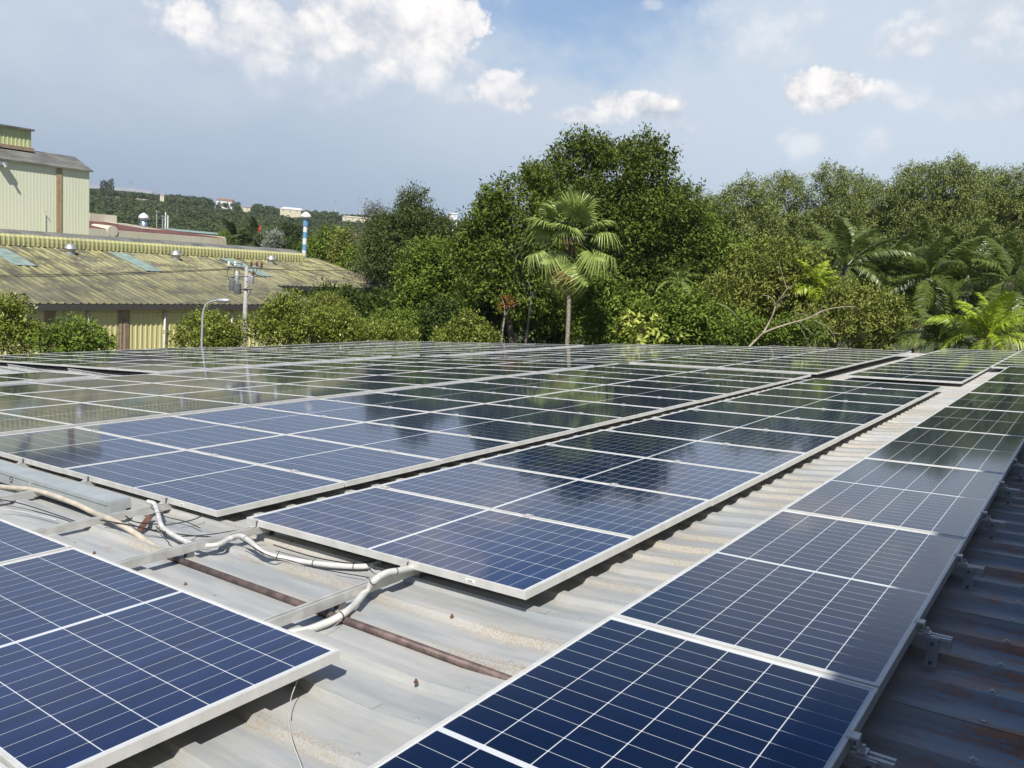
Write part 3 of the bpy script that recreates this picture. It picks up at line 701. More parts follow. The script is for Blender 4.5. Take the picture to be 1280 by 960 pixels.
# ------------------------------------------------------------------ foliage helpers
def norm(a): return a/np.maximum(np.linalg.norm(a, axis=-1, keepdims=True), 1e-9)
def leaves(name, C, D, nl, twig, ll, lw, material, rg, droop=0.0, spread=.9, lift=.0, flat=0.0):
    """C, D: (N,3) spray origins and directions; each carries nl leaves along a twig. One mesh."""
    C = np.asarray(C, float); D = norm(np.asarray(D, float)); N = len(C)
    t = rg.random((N, nl, 1)); P = C[:, None] + D[:, None]*twig*t + rg.normal(0, .16, (N, nl, 3))*twig
    d = D[:, None]*.6 + rg.normal(0, spread, (N, nl, 3)); d[..., 2] += -droop + lift
    d[..., 2] *= (1-flat); d = norm(d)
    u = np.zeros((N, nl, 3)); u[..., 2] = 1; u += rg.normal(0, .42*(1-flat)+.12, (N, nl, 3)) + D[:, None]*.35
    s = norm(np.cross(d, u)); n = np.cross(s, d)
    l = ll*(.45+1.1*rg.random((N, nl, 1))); w = lw*(.7+.6*rg.random((N, nl, 1)))
    q = np.stack([P, P+d*l*.45+s*w*.5+n*w*.12, P+d*l-n*l*.10, P+d*l*.45-s*w*.5+n*w*.12], 2).reshape(-1, 3)
    tint = np.repeat((np.clip(rg.random((N, 1))*.6 + rg.random((N, nl))*.45, 0, 1)).reshape(-1), 4)
    return quadmesh(name, q, tint, material)
def quadmesh(name, q, tint, material):
    nf = len(q)//4; me = bpy.data.meshes.new(name)
    me.vertices.add(len(q)); me.vertices.foreach_set('co', np.ascontiguousarray(q, dtype=np.float32).ravel())
    me.loops.add(nf*4); me.loops.foreach_set('vertex_index', np.arange(nf*4, dtype=np.int32))
    me.polygons.add(nf); me.polygons.foreach_set('loop_start', np.arange(0, nf*4, 4, dtype=np.int32))
    at = me.attributes.new('tint', 'FLOAT', 'POINT'); at.data.foreach_set('value', np.asarray(tint, dtype=np.float32))
    me.materials.append(material); me.update(calc_edges=True); return me

def lobe_points(lobes, per_m2, rg, upbias=.25, inner=.35):
    """points on and in the shells of ellipsoid lobes, directions outward"""
    Cs, Ds = [], []
    for (c, r) in lobes:
        c = np.array(c); r = np.array(r)
        n = max(20, int(per_m2*4*math.pi*((r[0]*r[1]+r[0]*r[2]+r[1]*r[2])/3)))
        d = norm(rg.normal(0, 1, (n, 3))); d[:, 2] = d[:, 2]*(1-upbias)+upbias*.5; d = norm(d)
        k = rg.normal(0, 1, (4, 3)); ph = rg.random(4)*6.28
        wob = 1 + sum(.085*np.sin(d@(k[i]*(3+1.7*i))+ph[i]) for i in range(4))
        rad = (1-inner*rg.random(n)**1.6)*wob
        p = c + d*r*rad[:, None]
        keep = np.ones(n, bool)
        for (c2, r2) in lobes:
            if c2 is not c: keep &= (np.sum(((p-np.array(c2))/np.array(r2))**2, 1) > .5) | (np.allclose(c, c2))
        Cs.append(p[keep]); Ds.append(norm(d[keep]/r*np.mean(r) + np.array([0, 0, .45])))
    return np.concatenate(Cs), np.concatenate(Ds)

def px_lobes(spec, depth):
    out = []
    for s in spec:
        px, py, rx, ry = s[:4]; dd = s[4] if len(s) > 4 else 0
        d = depth+dd; c = WD(px, py, d); a = rx*d/FPX; h = ry*d/FPX
        out.append((tuple(c), (a, max(a*.85, .6), h)))
    return out
def trunk(mb, base, lobes, r0, rg, limbs=8):
    base = Vector(base); cen = sum((Vector(l[0]) for l in lobes), Vector())/len(lobes)
    top = Vector((base.x*.6+cen.x*.4, base.y*.6+cen.y*.4, base.z*.45+cen.z*.55))
    mid = (base+top)*.5 + Vector((rg.normal(0, .3), rg.normal(0, .3), 0))
    mb.tube(curve_pts([base, mid, top], 5), [r0*(1-.045*i) for i in range(11)], 9)
    for l in lobes[:limbs]:
        e = Vector(l[0]); m = top.lerp(e, .5) + Vector((rg.normal(0, .4), rg.normal(0, .4), -.3))
        mb.tube(curve_pts([top, m, e], 4), [r0*.5*(1-.09*i) for i in range(9)], 6)
        for q in range(4):
            d = Vector(norm(rg.normal(0, 1, 3)+np.array([0, 0, .5]))); x = e + Vector([d[i]*l[1][i]*.85 for i in range(3)])
            mb.tube([e.lerp(top, .2), e.lerp(x, .5)+Vector((0, 0, .15)), x], [r0*.16, r0*.1, r0*.035], 5)
seed = [100]
def tree(name, label, cat, spec, depth, lm, per_m2=5, nl=10, twig=.8, ll=.3, lw=.15, r0=.28, droop=.15, spread=.9, upbias=.25, inner=.4, bark='bark', group=None, base_px=None, flat=0.0, lift=0.0, limbs=9, sub=5):
    seed[0] += 1; rg = np.random.default_rng(seed[0])
    lobes = px_lobes(spec, depth)
    cx = WD(base_px if base_px else spec[0][0], 420, depth)
    base = Vector((cx.x, cx.y, float(hill(cx.x, cx.y))))
    e = empty(name, base, label, cat, group)
    lo = [((c[0]-base.x, c[1]-base.y, c[2]-base.z), r) for c, r in lobes]
    mb = MB(); trunk(mb, (0, 0, -.1), lo, r0, rg, limbs); mb.build('trunk', M[bark], e, smooth=True)
    if sub:
        ex = []
        for (c, r) in lo:
            for q in range(sub*2):
                dv = norm(rg.normal(0, 1, 3)+np.array([0, 0, .35])); f = rg.uniform(.24, .44)
                ex.append((tuple(c[i]+dv[i]*r[i]*rg.uniform(.72, .92) for i in range(3)), tuple(max(.25, (r[0]+r[1]+r[2])/3*f*(1 if i < 2 else .8)) for i in range(3))))
        lo = [(c, (r[0]*.74, r[1]*.74, r[2]*.74)) for c, r in lo] + ex
    lo = [(c, (r[0]*.93, r[1]*.93, r[2]*.93)) for c, r in lo]
    C, D = lobe_points(lo, per_m2*1.22, rg, upbias, inner)
    me = leaves('crown', C, D, nl, twig, ll*.86, lw*.86, L[lm], rg, droop, spread, lift, flat)
    link('crown', me, e); return e

# big banyan-like group in the middle
tree('banyan_tree', 'tallest dark green leafy tree at the centre, rising behind the fan palm', 'tree',
     [(770, 222, 58, 42), (716, 205, 36, 32), (815, 218, 40, 38), (742, 198, 26, 24), (846, 262, 28, 36), (735, 265, 62, 48), (800, 290, 70, 56), (700, 240, 30, 34), (850, 300, 34, 46), (765, 340, 80, 50)],
     56, 'banyan', 4.2, 11, .8, .31, .15, .45, base_px=775, upbias=.3, inner=.6)
tree('banyan_tree', 'broad dark green tree left of the fan palm with ragged spreading crown', 'tree',
     [(648, 262, 42, 36), (612, 268, 26, 24), (600, 300, 28, 34), (655, 310, 58, 48), (610, 345, 44, 46), (665, 365, 60, 46), (690, 285, 36, 44), (590, 318, 22, 24), (672, 235, 20, 22)],
     50, 'banyan2', 4.6, 11, .75, .28, .14, .38, base_px=640, upbias=.3)
tree('conifer_tree', 'dark conical tree with pointed top behind the factory gable end', 'tree',
     [(514, 262, 14, 22), (512, 285, 32, 26), (488, 292, 22, 24), (538, 284, 28, 20), (500, 318, 46, 34), (545, 305, 30, 26), (475, 325, 24, 30), (515, 345, 52, 34)],
     66, 'conifer', 7.0, 11, .8, .30, .11, .35, base_px=512, droop=.1)
tree('tiered_tree', 'bright green tree with flat layered branches beside the dark conical tree', 'tree',
     [(548, 318, 36, 8), (530, 332, 32, 8, 1), (568, 336, 36, 9, -1), (524, 350, 28, 8), (552, 352, 42, 9, 1.5), (580, 362, 34, 10), (534, 368, 36, 9, -1), (562, 380, 44, 10), (524, 384, 28, 9), (588, 345, 26, 8, 2), (548, 396, 46, 11)],
     58, 'tier', 9, 11, .9, .30, .15, .26, base_px=548, droop=.0, flat=.45, upbias=.1, sub=0)
tree('bare_tree', 'thin greyish half-bare tree at the left flank of the dark conical tree', 'tree',
     [(462, 300, 16, 24), (470, 330, 20, 26), (456, 345, 16, 20), (466, 275, 8, 14)], 70, 'grey', 2.0, 8, .9, .22, .08, .2, base_px=466, group=None)
# acacia row at right
AC = 'grey-green trees in the row behind the palms'
for (lab, spec, dp) in [
    ('rounded grey-green tree in the back row, just right of the tallest tree', [(928, 250, 28, 20), (905, 272, 26, 24), (945, 280, 30, 28), (915, 305, 36, 30), (880, 262, 20, 18)], 78),
    ('grey-green tree in the back row, left of the twin-topped one', [(985, 243, 26, 22), (968, 268, 24, 24), (1003, 275, 26, 26), (985, 305, 38, 32)], 84),
    ('twin-topped grey-green tree in the back row, taller than its neighbours', [(1037, 228, 18, 17), (1065, 240, 24, 20), (1048, 262, 32, 26), (1025, 285, 26, 26), (1060, 305, 40, 34)], 80),
    ('grey-green tree in the back row, in the dip right of the twin-topped one', [(1102, 248, 24, 18), (1088, 272, 26, 24), (1118, 278, 28, 26), (1100, 310, 40, 32)], 86),
    ('broad grey-green tree in the back row, behind the dark oil palms', [(1146, 225, 24, 16), (1128, 248, 22, 20), (1160, 255, 30, 24), (1145, 285, 38, 28), (1165, 310, 38, 30)], 82),
    ('highest grey-green tree in the back row near the right side', [(1190, 218, 26, 17), (1212, 232, 20, 17), (1188, 248, 32, 24), (1205, 280, 36, 28), (1190, 308, 40, 28)], 80),
    ('grey-green tree in the back row, second from the right end', [(1236, 228, 20, 16), (1225, 252, 24, 22), (1245, 278, 32, 28), (1235, 310, 40, 30)], 85),
    ('grey-green tree in the back row at the right picture edge', [(1275, 232, 24, 20), (1262, 258, 24, 24), (1290, 265, 30, 28), (1275, 300, 40, 34), (1310, 240, 26, 26)], 82)]:
    tree('acacia_tree', lab, 'tree', spec, dp, 'acacia', 5.6, 12, .8, .27, .11, .3, group=AC, droop=.1, bark='bark', upbias=.3)
# middle layer
tree('leafy_tree', 'mid green tree under the right flank of the tallest tree', 'tree',
     [(870, 300, 36, 32), (845, 335, 36, 36), (895, 335, 44, 38), (935, 345, 40, 32), (865, 370, 46, 36)], 58, 'shrub', 5, 11, .9, .32, .15, .28, base_px=880)
tree('leafy_tree', 'olive green tree above the fallen bare branch', 'tree',
     [(960, 330, 38, 26), (1000, 345, 36, 26), (930, 360, 42, 30), (985, 375, 52, 28), (900, 385, 44, 30), (1035, 372, 36, 22)], 48, 'olive', 6, 11, .75, .26, .12, .22, base_px=960)
tree('shrub', 'olive leafy shrub right of the fallen branch, before the oil palms', 'shrub',
     [(1075, 385, 44, 26), (1105, 398, 34, 28), (1050, 405, 46, 24), (1095, 420, 44, 20), (1020, 415, 40, 20)], 44, 'olive', 8, 11, .6, .22, .10, .14, base_px=1075)
tree('shrub', 'dark green leafy shrub right of the fan palm trunk', 'shrub',
     [(755, 385, 40, 32), (735, 405, 32, 28), (790, 400, 30, 30), (765, 420, 50, 22), (738, 372, 22, 22)], 45, 'shrub', 7, 11, .65, .26, .14, .16, base_px=760)
tree('shrub', 'green shrub left of the fallen branch base', 'shrub',
     [(850, 395, 38, 30), (880, 410, 36, 24), (905, 415, 34, 20), (845, 420, 40, 18)], 46, 'shrub', 7, 11, .65, .26, .14, .16, base_px=860)
tree('shrub', 'low bright leafy shrub below the fallen bare branch', 'shrub',
     [(925, 418, 30, 16), (960, 420, 34, 14), (995, 416, 26, 14)], 41, 'shrub', 9, 11, .5, .2, .11, .1, base_px=955)
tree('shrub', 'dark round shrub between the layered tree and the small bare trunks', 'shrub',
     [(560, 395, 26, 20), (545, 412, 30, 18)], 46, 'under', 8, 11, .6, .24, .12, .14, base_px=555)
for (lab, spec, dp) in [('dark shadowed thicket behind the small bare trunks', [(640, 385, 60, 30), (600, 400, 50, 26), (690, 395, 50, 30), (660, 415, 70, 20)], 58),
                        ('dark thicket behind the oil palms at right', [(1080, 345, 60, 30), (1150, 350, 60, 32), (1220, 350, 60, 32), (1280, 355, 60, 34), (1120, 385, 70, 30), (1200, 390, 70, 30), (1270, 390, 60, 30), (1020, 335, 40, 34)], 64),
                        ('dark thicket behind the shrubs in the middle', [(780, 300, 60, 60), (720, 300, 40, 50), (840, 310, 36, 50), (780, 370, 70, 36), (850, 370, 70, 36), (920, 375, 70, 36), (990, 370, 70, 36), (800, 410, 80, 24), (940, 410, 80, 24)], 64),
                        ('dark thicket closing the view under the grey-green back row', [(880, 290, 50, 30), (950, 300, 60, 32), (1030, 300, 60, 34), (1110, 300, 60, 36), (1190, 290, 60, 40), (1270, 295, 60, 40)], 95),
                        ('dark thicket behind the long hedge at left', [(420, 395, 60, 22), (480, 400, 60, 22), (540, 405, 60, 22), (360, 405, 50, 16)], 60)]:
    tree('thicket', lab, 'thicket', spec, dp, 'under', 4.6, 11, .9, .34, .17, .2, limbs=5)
# hedge bushes along the left and far roof edges
HB = 'bushes lined up beyond the left and far roof edge'
for (lab, spec, dp, lm) in [
    ('yellow-green bush at the left picture edge before the yellow wall', [(12, 392, 24, 24), (2, 415, 36, 24), (30, 418, 20, 16)], 29, 'hedge'),
    ('darker round bush between the left edge bush and the brown wall strip', [(98, 414, 22, 13), (118, 427, 20, 10), (80, 428, 22, 11), (60, 428, 14, 8)], 29, 'shrub'),
    ('round bush under the curved street lamp', [(258, 403, 26, 19), (240, 414, 24, 15), (282, 414, 24, 16), (262, 424, 46, 12)], 33, 'hedge'),
    ('tall yellow-green bush right of the utility pole', [(350, 388, 22, 16), (364, 377, 9, 9), (333, 404, 26, 16), (376, 404, 28, 17), (355, 418, 50, 13)], 33, 'hedge'),
    ('reddish-tipped bush crossing the factory eave', [(408, 376, 18, 8), (424, 386, 18, 9), (396, 384, 14, 10)], 40, 'olive'),
    ('yellow-green bush below the recessed factory wall', [(412, 398, 30, 15), (438, 404, 28, 14), (400, 412, 36, 14), (440, 418, 40, 11)], 35, 'hedge'),
    ('yellow-green bush right of the factory gable end', [(478, 411, 28, 14), (505, 417, 28, 12), (465, 421, 30, 9)], 37, 'hedge'),
    ('dark flowering bush at the factory corner', [(486, 396, 22, 12), (505, 396, 20, 13)], 44, 'shrub'),
    ('small pale green bush left of the small bare trunks', [(582, 405, 24, 17), (600, 418, 24, 10), (560, 420, 24, 10)], 39, 'hedge')]:
    tree('bush', lab, 'bush', [(a, b+6, c*.84, d_*.84) for a, b, c, d_ in spec], dp, lm, 15, 11, .40, .14, .075, .07, group=HB, droop=.1, limbs=4)

# ------------------------------------------------------------------ palms
def fan_leaf(rg, petiole, radius, droop):
    """fan blade at the end of a petiole along +X, +Z up; returns quads + tints"""
    q, ti = [], []
    pe = np.array([[0, 0, 0], [petiole*.5, 0, petiole*.06], [petiole, 0, 0]])
    for i in range(2):
        w = .022*(1-.3*i)
        a, b = pe[i], pe[i+1]; q += [a+[0, -w, 0], b+[0, -w*.8, 0], b+[0, w*.8, 0], a+[0, w, 0]]; ti += [.55]*4
        q += [a+[0, 0, -w], b+[0, 0, -w], b+[0, 0, w], a+[0, 0, w]]; ti += [.5]*4
    nseg = 30; h = pe[2]
    for k in range(nseg):
        a = (k/(nseg-1)-.5)*R_(250); r = radius*(1-.28*abs(k/(nseg-1)-.5)*2)*(.92+.16*rg.random())
        d = np.array([math.cos(a), math.sin(a), 0]); s = np.array([-d[1], d[0], 0])
        fold = .14*(1 if k % 2 else -1)
        tt = [0, .3, .55, .8, 1.0]; ws = [.012, .085, .070, .036, .004]
        base_t = rg.random()*.5+.2
        pts = []
        for t_, w_ in zip(tt, ws):
            z = .14*math.sin(t_*2.2) - droop*max(0, t_-.4)**1.6*1.5*(1+.5*rg.random())
            c = h + d*r*t_*(1-.12*droop*t_) + np.array([0, 0, z*r])
            wv = s*w_*radius*.55; f = np.array([0, 0, fold*w_*radius*.55*4])
            pts.append((c-wv-f, c+wv+f))
        for i in range(4):
            q += [pts[i][0], pts[i+1][0], pts[i+1][1], pts[i][1]]; ti += [min(1, base_t+.12*i+rg.random()*.1)]*4
    return np.array(q), np.array(ti)
def place(q, az, el, org, roll=0.0):
    m = Matrix.Rotation(az, 3, 'Z') @ Matrix.Rotation(-el, 3, 'Y') @ Matrix.Rotation(roll, 3, 'X')
    return q @ np.array(m).T + np.array(org)
def fan_palm():
    d = 40; c = WD(714, 296, d); g = WD(709, 428, d); base = Vector((g.x, g.y, GZ))
    e = empty('fan_palm', base, 'tall fan palm with big round pleated leaves standing before the dark trees', 'palm')
    top = c-base; rg = np.random.default_rng(5)
    mb = MB(); pts = curve_pts([(0, 0, 0), ((g-base)*.5), (g-base), (g-base).lerp(top, .6), top], 6)
    mb.tube(pts, [.125-.0015*i for i in range(len(pts))], 10)
    for i in range(2, len(pts)): mb.tube([pts[i]-Vector((0, 0, .03)), pts[i]+Vector((0, 0, .03))], .131-.0015*i, 10)
    mb.build('trunk', M['palmbark'], e, smooth=False)
    fb = MB()
    for i in range(46):
        a = rg.random()*6.28; z = -rg.random()*1.5; o0 = top+Vector((math.cos(a)*.16, math.sin(a)*.16, z))
        fb.tube([o0, o0+Vector((math.cos(a)*.14, math.sin(a)*.14, -.1)), o0+Vector((math.cos(a)*.2, math.sin(a)*.2, -.3-.35*rg.random()))], [.04, .03, .01], 5)
    fb.build('fibre_skirt', M['fibre'], e)
    view = math.atan2((CW-c).y, (CW-c).x)          # compass direction back to the roof
    fr = []
    for k in range(18):
        t = k/17; az = k*2.39996+.4; el = R_(82-72*t**1.1 + rg.normal(0, 6)); fr.append((az, el, 1.05+.35*t, 1.08+.2*rg.random(), .05+.35*t))
    for (a, el, pl, rad) in [(view+1.45, .05, 1.5, 1.35), (view-1.5, .12, 1.35, 1.3), (view+1.1, -.45, 1.45, 1.4), (view-.95, -.75, 1.3, 1.4), (view+.15, -1.0, 1.5, 1.3), (view+.8, -1.05, 1.9, 1.3), (view-.2, .1, .9, 1.2), (view-.7, -1.15, 1.8, 1.3), (view+1.5, -.35, 1.8, 1.25), (view-1.6, -.5, 1.75, 1.3), (view+.3, -1.3, 2.0, 1.2)]:
        fr.append((a, el, pl, rad, .9))
    for i, (az, el, pl, rad, dr) in enumerate(fr):
        q, ti = fan_leaf(rg, pl, rad, dr); q = place(q, az, el, top + Vector((0, 0, .1 if el > 0 else -.15)), rg.normal(0, .25))
        dry = el < -.85 and i % 2 == 0
        me = quadmesh('frond', q, ti, L['palm']); 
        if dry:
            me.materials.append(L['palmdry']); mi = np.zeros(len(me.polygons), np.int32); mi[6::4] = 1; mi[7::4] = 1; me.polygons.foreach_set('material_index', mi)
        link('frond', me, e)
fan_palm()
def pinnate(rg, length, width, arch, n=46, lw=.05):
    q, ti = [], []
    def P(t): return np.array([length*(t-.16*arch*t*t), 0, length*(.42*t-.62*arch*t*t)])
    for i in range(14):
        a, b = P(i/14), P((i+1)/14); w = .035*(1-i/16)
        q += [a+[0, -w, 0], b+[0, -w, 0], b+[0, w, 0], a+[0, w, 0]]; ti += [.75]*4
        q += [a+[0, 0, -w], b+[0, 0, -w], b+[0, 0, w], a+[0, 0, w]]; ti += [.6]*4
    for k in range(n):
        t = .14+.86*k/(n-1); o = P(t); tg = norm(P(min(1, t+.02))-P(t-.02)); ln = width*(math.sin(min(1, t*1.15)*math.pi*.86)+.22)*(.85+.3*rg.random())
        for s in (-1, 1):
            el = rg.normal(.08, .12)
            dv = norm(tg*.55 + np.array([0, s, 0])*.9 + np.array([0, 0, el])); wv = norm(np.cross(dv, np.array([0, 0, 1.0])+rg.normal(0, .15, 3)))*lw*.5
            m_ = o+dv*ln*.55; e_ = o+dv*ln*.95+np.array([0, 0, -ln*(.28+.25*rg.random())]); tt = rg.random()*.8
            q += [o-wv*.6, m_-wv, m_+wv, o+wv*.6]; ti += [tt]*4
            q += [m_-wv, e_-wv*.15, e_+wv*.15, m_+wv]; ti += [min(1, tt+.12)]*4
    return np.array(q), np.array(ti)
def pin_palm(name, px, py, d, nfr, length, width, lm, label, cat='palm', group=None, sd=1, lw=.05, elr=(80, -35), th=.28, arch=1.0, n=46):
    rg = np.random.default_rng(sd); c = WD(px, py, d); base = Vector((c.x, c.y, GZ)); e = empty(name, base, label, cat, group); top = c-base
    mb = MB(); mb.tube([(0, 0, 0), top*.5+Vector((.05, 0, 0)), top], [th, th*.9, th*1.1], 9); mb.build('trunk', M['palmbark'], e, smooth=True)
    for k in range(nfr):
        t = k/(nfr-1); az = k*2.39996+sd; el = R_(elr[0]+(elr[1]-elr[0])*t+rg.normal(0, 6))
        q, ti = pinnate(rg, length*(.8+.3*rg.random()), width, arch*(.6+.5*rg.random())*(.75+.5*t), n, lw)
        q = place(q, az, el-.35, top, rg.normal(0, .3)); link('frond', quadmesh('frond', q, ti, L[lm]), e)
OP = 'dark oil palms below the grey-green trees'
for i, (px, py, d, ln, lab) in enumerate([
    (1012, 338, 60, 4.6, 'oil palm with feathery fronds at the left end of the palm clump'), (1058, 325, 56, 5.0, 'dark oil palm in the clump, arching over the olive shrub'),
    (1108, 335, 58, 5.2, 'dark oil palm in the middle of the clump'), (1160, 340, 56, 5.2, 'dark oil palm behind the bright young palm, on its left'),
    (1212, 335, 60, 5.4, 'dark oil palm directly behind the bright young palm'), (1262, 345, 54, 5.2, 'dark oil palm at the right picture edge')]):
    pin_palm('oil_palm', px, py+8, d, 20, ln*.9, .7, 'oil', lab, group=OP, sd=20+i, lw=.075, n=48)
pin_palm('young_palm', 1234, 424, 37, 20, 2.7, .55, 'young', 'bright yellow-green young palm beyond the right end of the roof', sd=3, lw=.05, elr=(84, 5), th=.14)
pin_palm('young_palm', 1172, 428, 39, 16, 2.2, .5, 'oil', 'dark green young palm left of the bright yellow-green one', sd=9, lw=.045, elr=(80, 10), th=.12)
pin_palm('small_palm', 848, 352, 50, 14, 1.5, .4, 'palm', 'small thin-stemmed palm at the dark gap right of the fan palm', sd=12, lw=.06, elr=(70, -40), th=.07, n=24)
pin_palm('small_palm', 1018, 358, 46, 13, 2.0, .5, 'young', 'light green small palm rising out of the olive tree', sd=14, lw=.06, elr=(80, 0), th=.09, n=30)

# croton with big pale leaves, single yellow frond, thin bare trunks, orange shrub, fallen branch
def croton():
    d = 40; c = WD(802, 412, d); base = Vector((c.x, c.y, GZ)); e = empty('croton_shrub', base, 'small shrub with large pale yellow leaves right of the fan palm', 'shrub'); rg = np.random.default_rng(3)
    top = c-base; mb = MB(); mb.tube([(0, 0, 0), top*.6, top], [.06, .045, .03], 6); mb.build('trunk', M['deadwood'], e)
    C = np.array(top)+rg.normal(0, 1, (46, 3))*np.array([.55, .5, .32]); D = norm(C-np.array(top)+np.array([0, 0, .2]))
    link('crown', leaves('crown', C, D, 5, .35, .34, .15, L['croton'], rg, .35, .7), e)
croton()
def thin_trunk(px0, py0, px1, py1, d, label, extra=None):
    a = WD(px0, py0, d); b = WD(px1, py1, d); a2 = a+(a-b).normalized()*1.0; g = Vector((b.x, b.y, GZ)); e = empty('slender_tree', g, label, 'tree trunk', 'thin pale trunks in the dark gap')
    mb = MB(); mb.tube(curve_pts([(0, 0, 0), b-g, a-g], 5), [.075-.003*i for i in range(11)], 7)
    mb.tube([a-g, a-g+Vector((.25, .1, .5)), a-g+Vector((.7, .2, .8))], [.04, .025, .01], 5); mb.tube([a-g, a-g+Vector((-.1, 0, .6)), a-g+Vector((-.4, 0, 1.1))], [.04, .025, .01], 5)
    mb.build('trunk', M['palmbark'], e)
thin_trunk(631, 395, 627, 426, 44, 'thin pale trunk below the orange leaves')
thin_trunk(664, 375, 658, 426, 44, 'thin pale trunk between the orange leaves and the fan palm')
tree('orange_shrub', 'small shrub with orange leaves in the dark gap', 'shrub', [(636, 375, 3.5, 4.5), (632, 382, 4, 3)], 43, 'orange', 14, 5, .12, .16, .07, .03, limbs=1, sub=0)
def fallen():
    d = 39; P = lambda x, y, k=0: WD(x, y, d+k); base = P(937, 432); g = Vector((base.x, base.y, GZ)); e = empty('bare_tree', g, 'leafless pale branch reaching right over the low shrubs', 'tree'); mb = MB()
    br = [([(930, 440), (945, 425), (957, 415), (985, 405), (1010, 398), (1030, 388), (1050, 384), (1070, 383)], .10), ([(953, 418), (962, 402), (967, 390), (969, 380), (962, 371), (952, 369)], .075), ([(969, 381), (978, 372), (988, 368)], .03),
          ([(984, 362), (980, 350), (976, 336), (974, 326)], .035), ([(984, 361), (990, 357), (997, 355)], .025), ([(1020, 396), (1025, 388), (1028, 382)], .025), ([(1018, 400), (1033, 408), (1041, 417), (1047, 430)], .03), ([(1041, 417), (1052, 417)], .018),
          ([(1000, 402), (1007, 410), (1018, 418), (1024, 416)], .025), ([(995, 404), (1002, 412), (1008, 424), (1012, 432)], .022), ([(1015, 396), (1000, 392), (985, 400), (972, 405)], .02), ([(900, 380), (914, 388), (922, 397), (930, 404)], .03), ([(971, 380), (978, 383)], .02), ([(969, 381), (984, 361)], .03)]
    for pts, r in br:
        p = curve_pts([P(x, y, (i % 2)*.15)-g for i, (x, y) in enumerate(pts)], 4) if len(pts) > 2 else [P(x, y)-g for x, y in pts]
        mb.tube(p, [max(.007, .62*r*(1-.75*i/len(p))) for i in range(len(p))], 6)
    mb.tube([(0, 0, 0), P(930, 440)-g], [.16, .1], 8)
    mb.build('branches', M['deadwood'], e, smooth=True)
fallen()

# ------------------------------------------------------------------ far-off wood on the hill
def forest():
    rg = np.random.default_rng(77); n = 15000
    az = np.radians(rg.uniform(-75, -33, n)); r = np.sqrt(rg.uniform(150**2, 900**2, n))
    x, y = r*np.sin(az), r*np.cos(az)
    bare = np.zeros(n, bool)
    for (pa, pb) in [(100, 210), (264, 295), (298, 316), (342, 381), (424, 474)]:
        ra, rb = ray_w(pa, 255), ray_w(pb, 262); bare |= (az > math.atan2(ra.x, ra.y)) & (az < math.atan2(rb.x, rb.y)) & (r > 660) & (r < 790)
    keep = ~bare & ~((r < 300) & (az < math.radians(-52))) & ~((r > 800) & (np.sin(az*60)+np.sin(az*23+1) < -.1)); x, y, r = x[keep], y[keep], r[keep]; n = len(x)
    z = hill(x, y); hgt = rg.uniform(4.5, 8.5, n)*np.where(r > 780, .75, 1)*np.where((r > 560) & (r < 670), .7, 1); cr = rg.uniform(1.6, 3.0, n)
    nq = 42
    d = norm(rg.normal(0, 1, (n, nq, 3))); d[..., 2] = np.abs(d[..., 2])*1.1-.25
    P = np.stack([x, y, z+hgt-cr], 1)[:, None] + d*cr[:, None, None]*np.array([1, 1, 1.15])*(.75+.35*rg.random((n, nq, 1)))
    s = norm(np.cross(d, rg.normal(0, 1, (n, nq, 3)))); t = norm(np.cross(d, s)+d*.3); sz = (cr[:, None, None]*.30)*(.6+.7*rg.random((n, nq, 1)))
    q = np.stack([P-s*sz-t*sz*.3, P+t*sz, P+s*sz-t*sz*.2, P-t*sz*.9], 2).reshape(-1, 3)
    tint = np.repeat(np.clip(rg.random((n, 1))*.7+rg.random((n, nq))*.3, 0, 1).reshape(-1), 4)
    tag(link('forest', quadmesh('forest', q, tint, L['forest'])), 'dense dark green wood covering the low hill behind the factory', 'forest', kind='stuff')
forest()

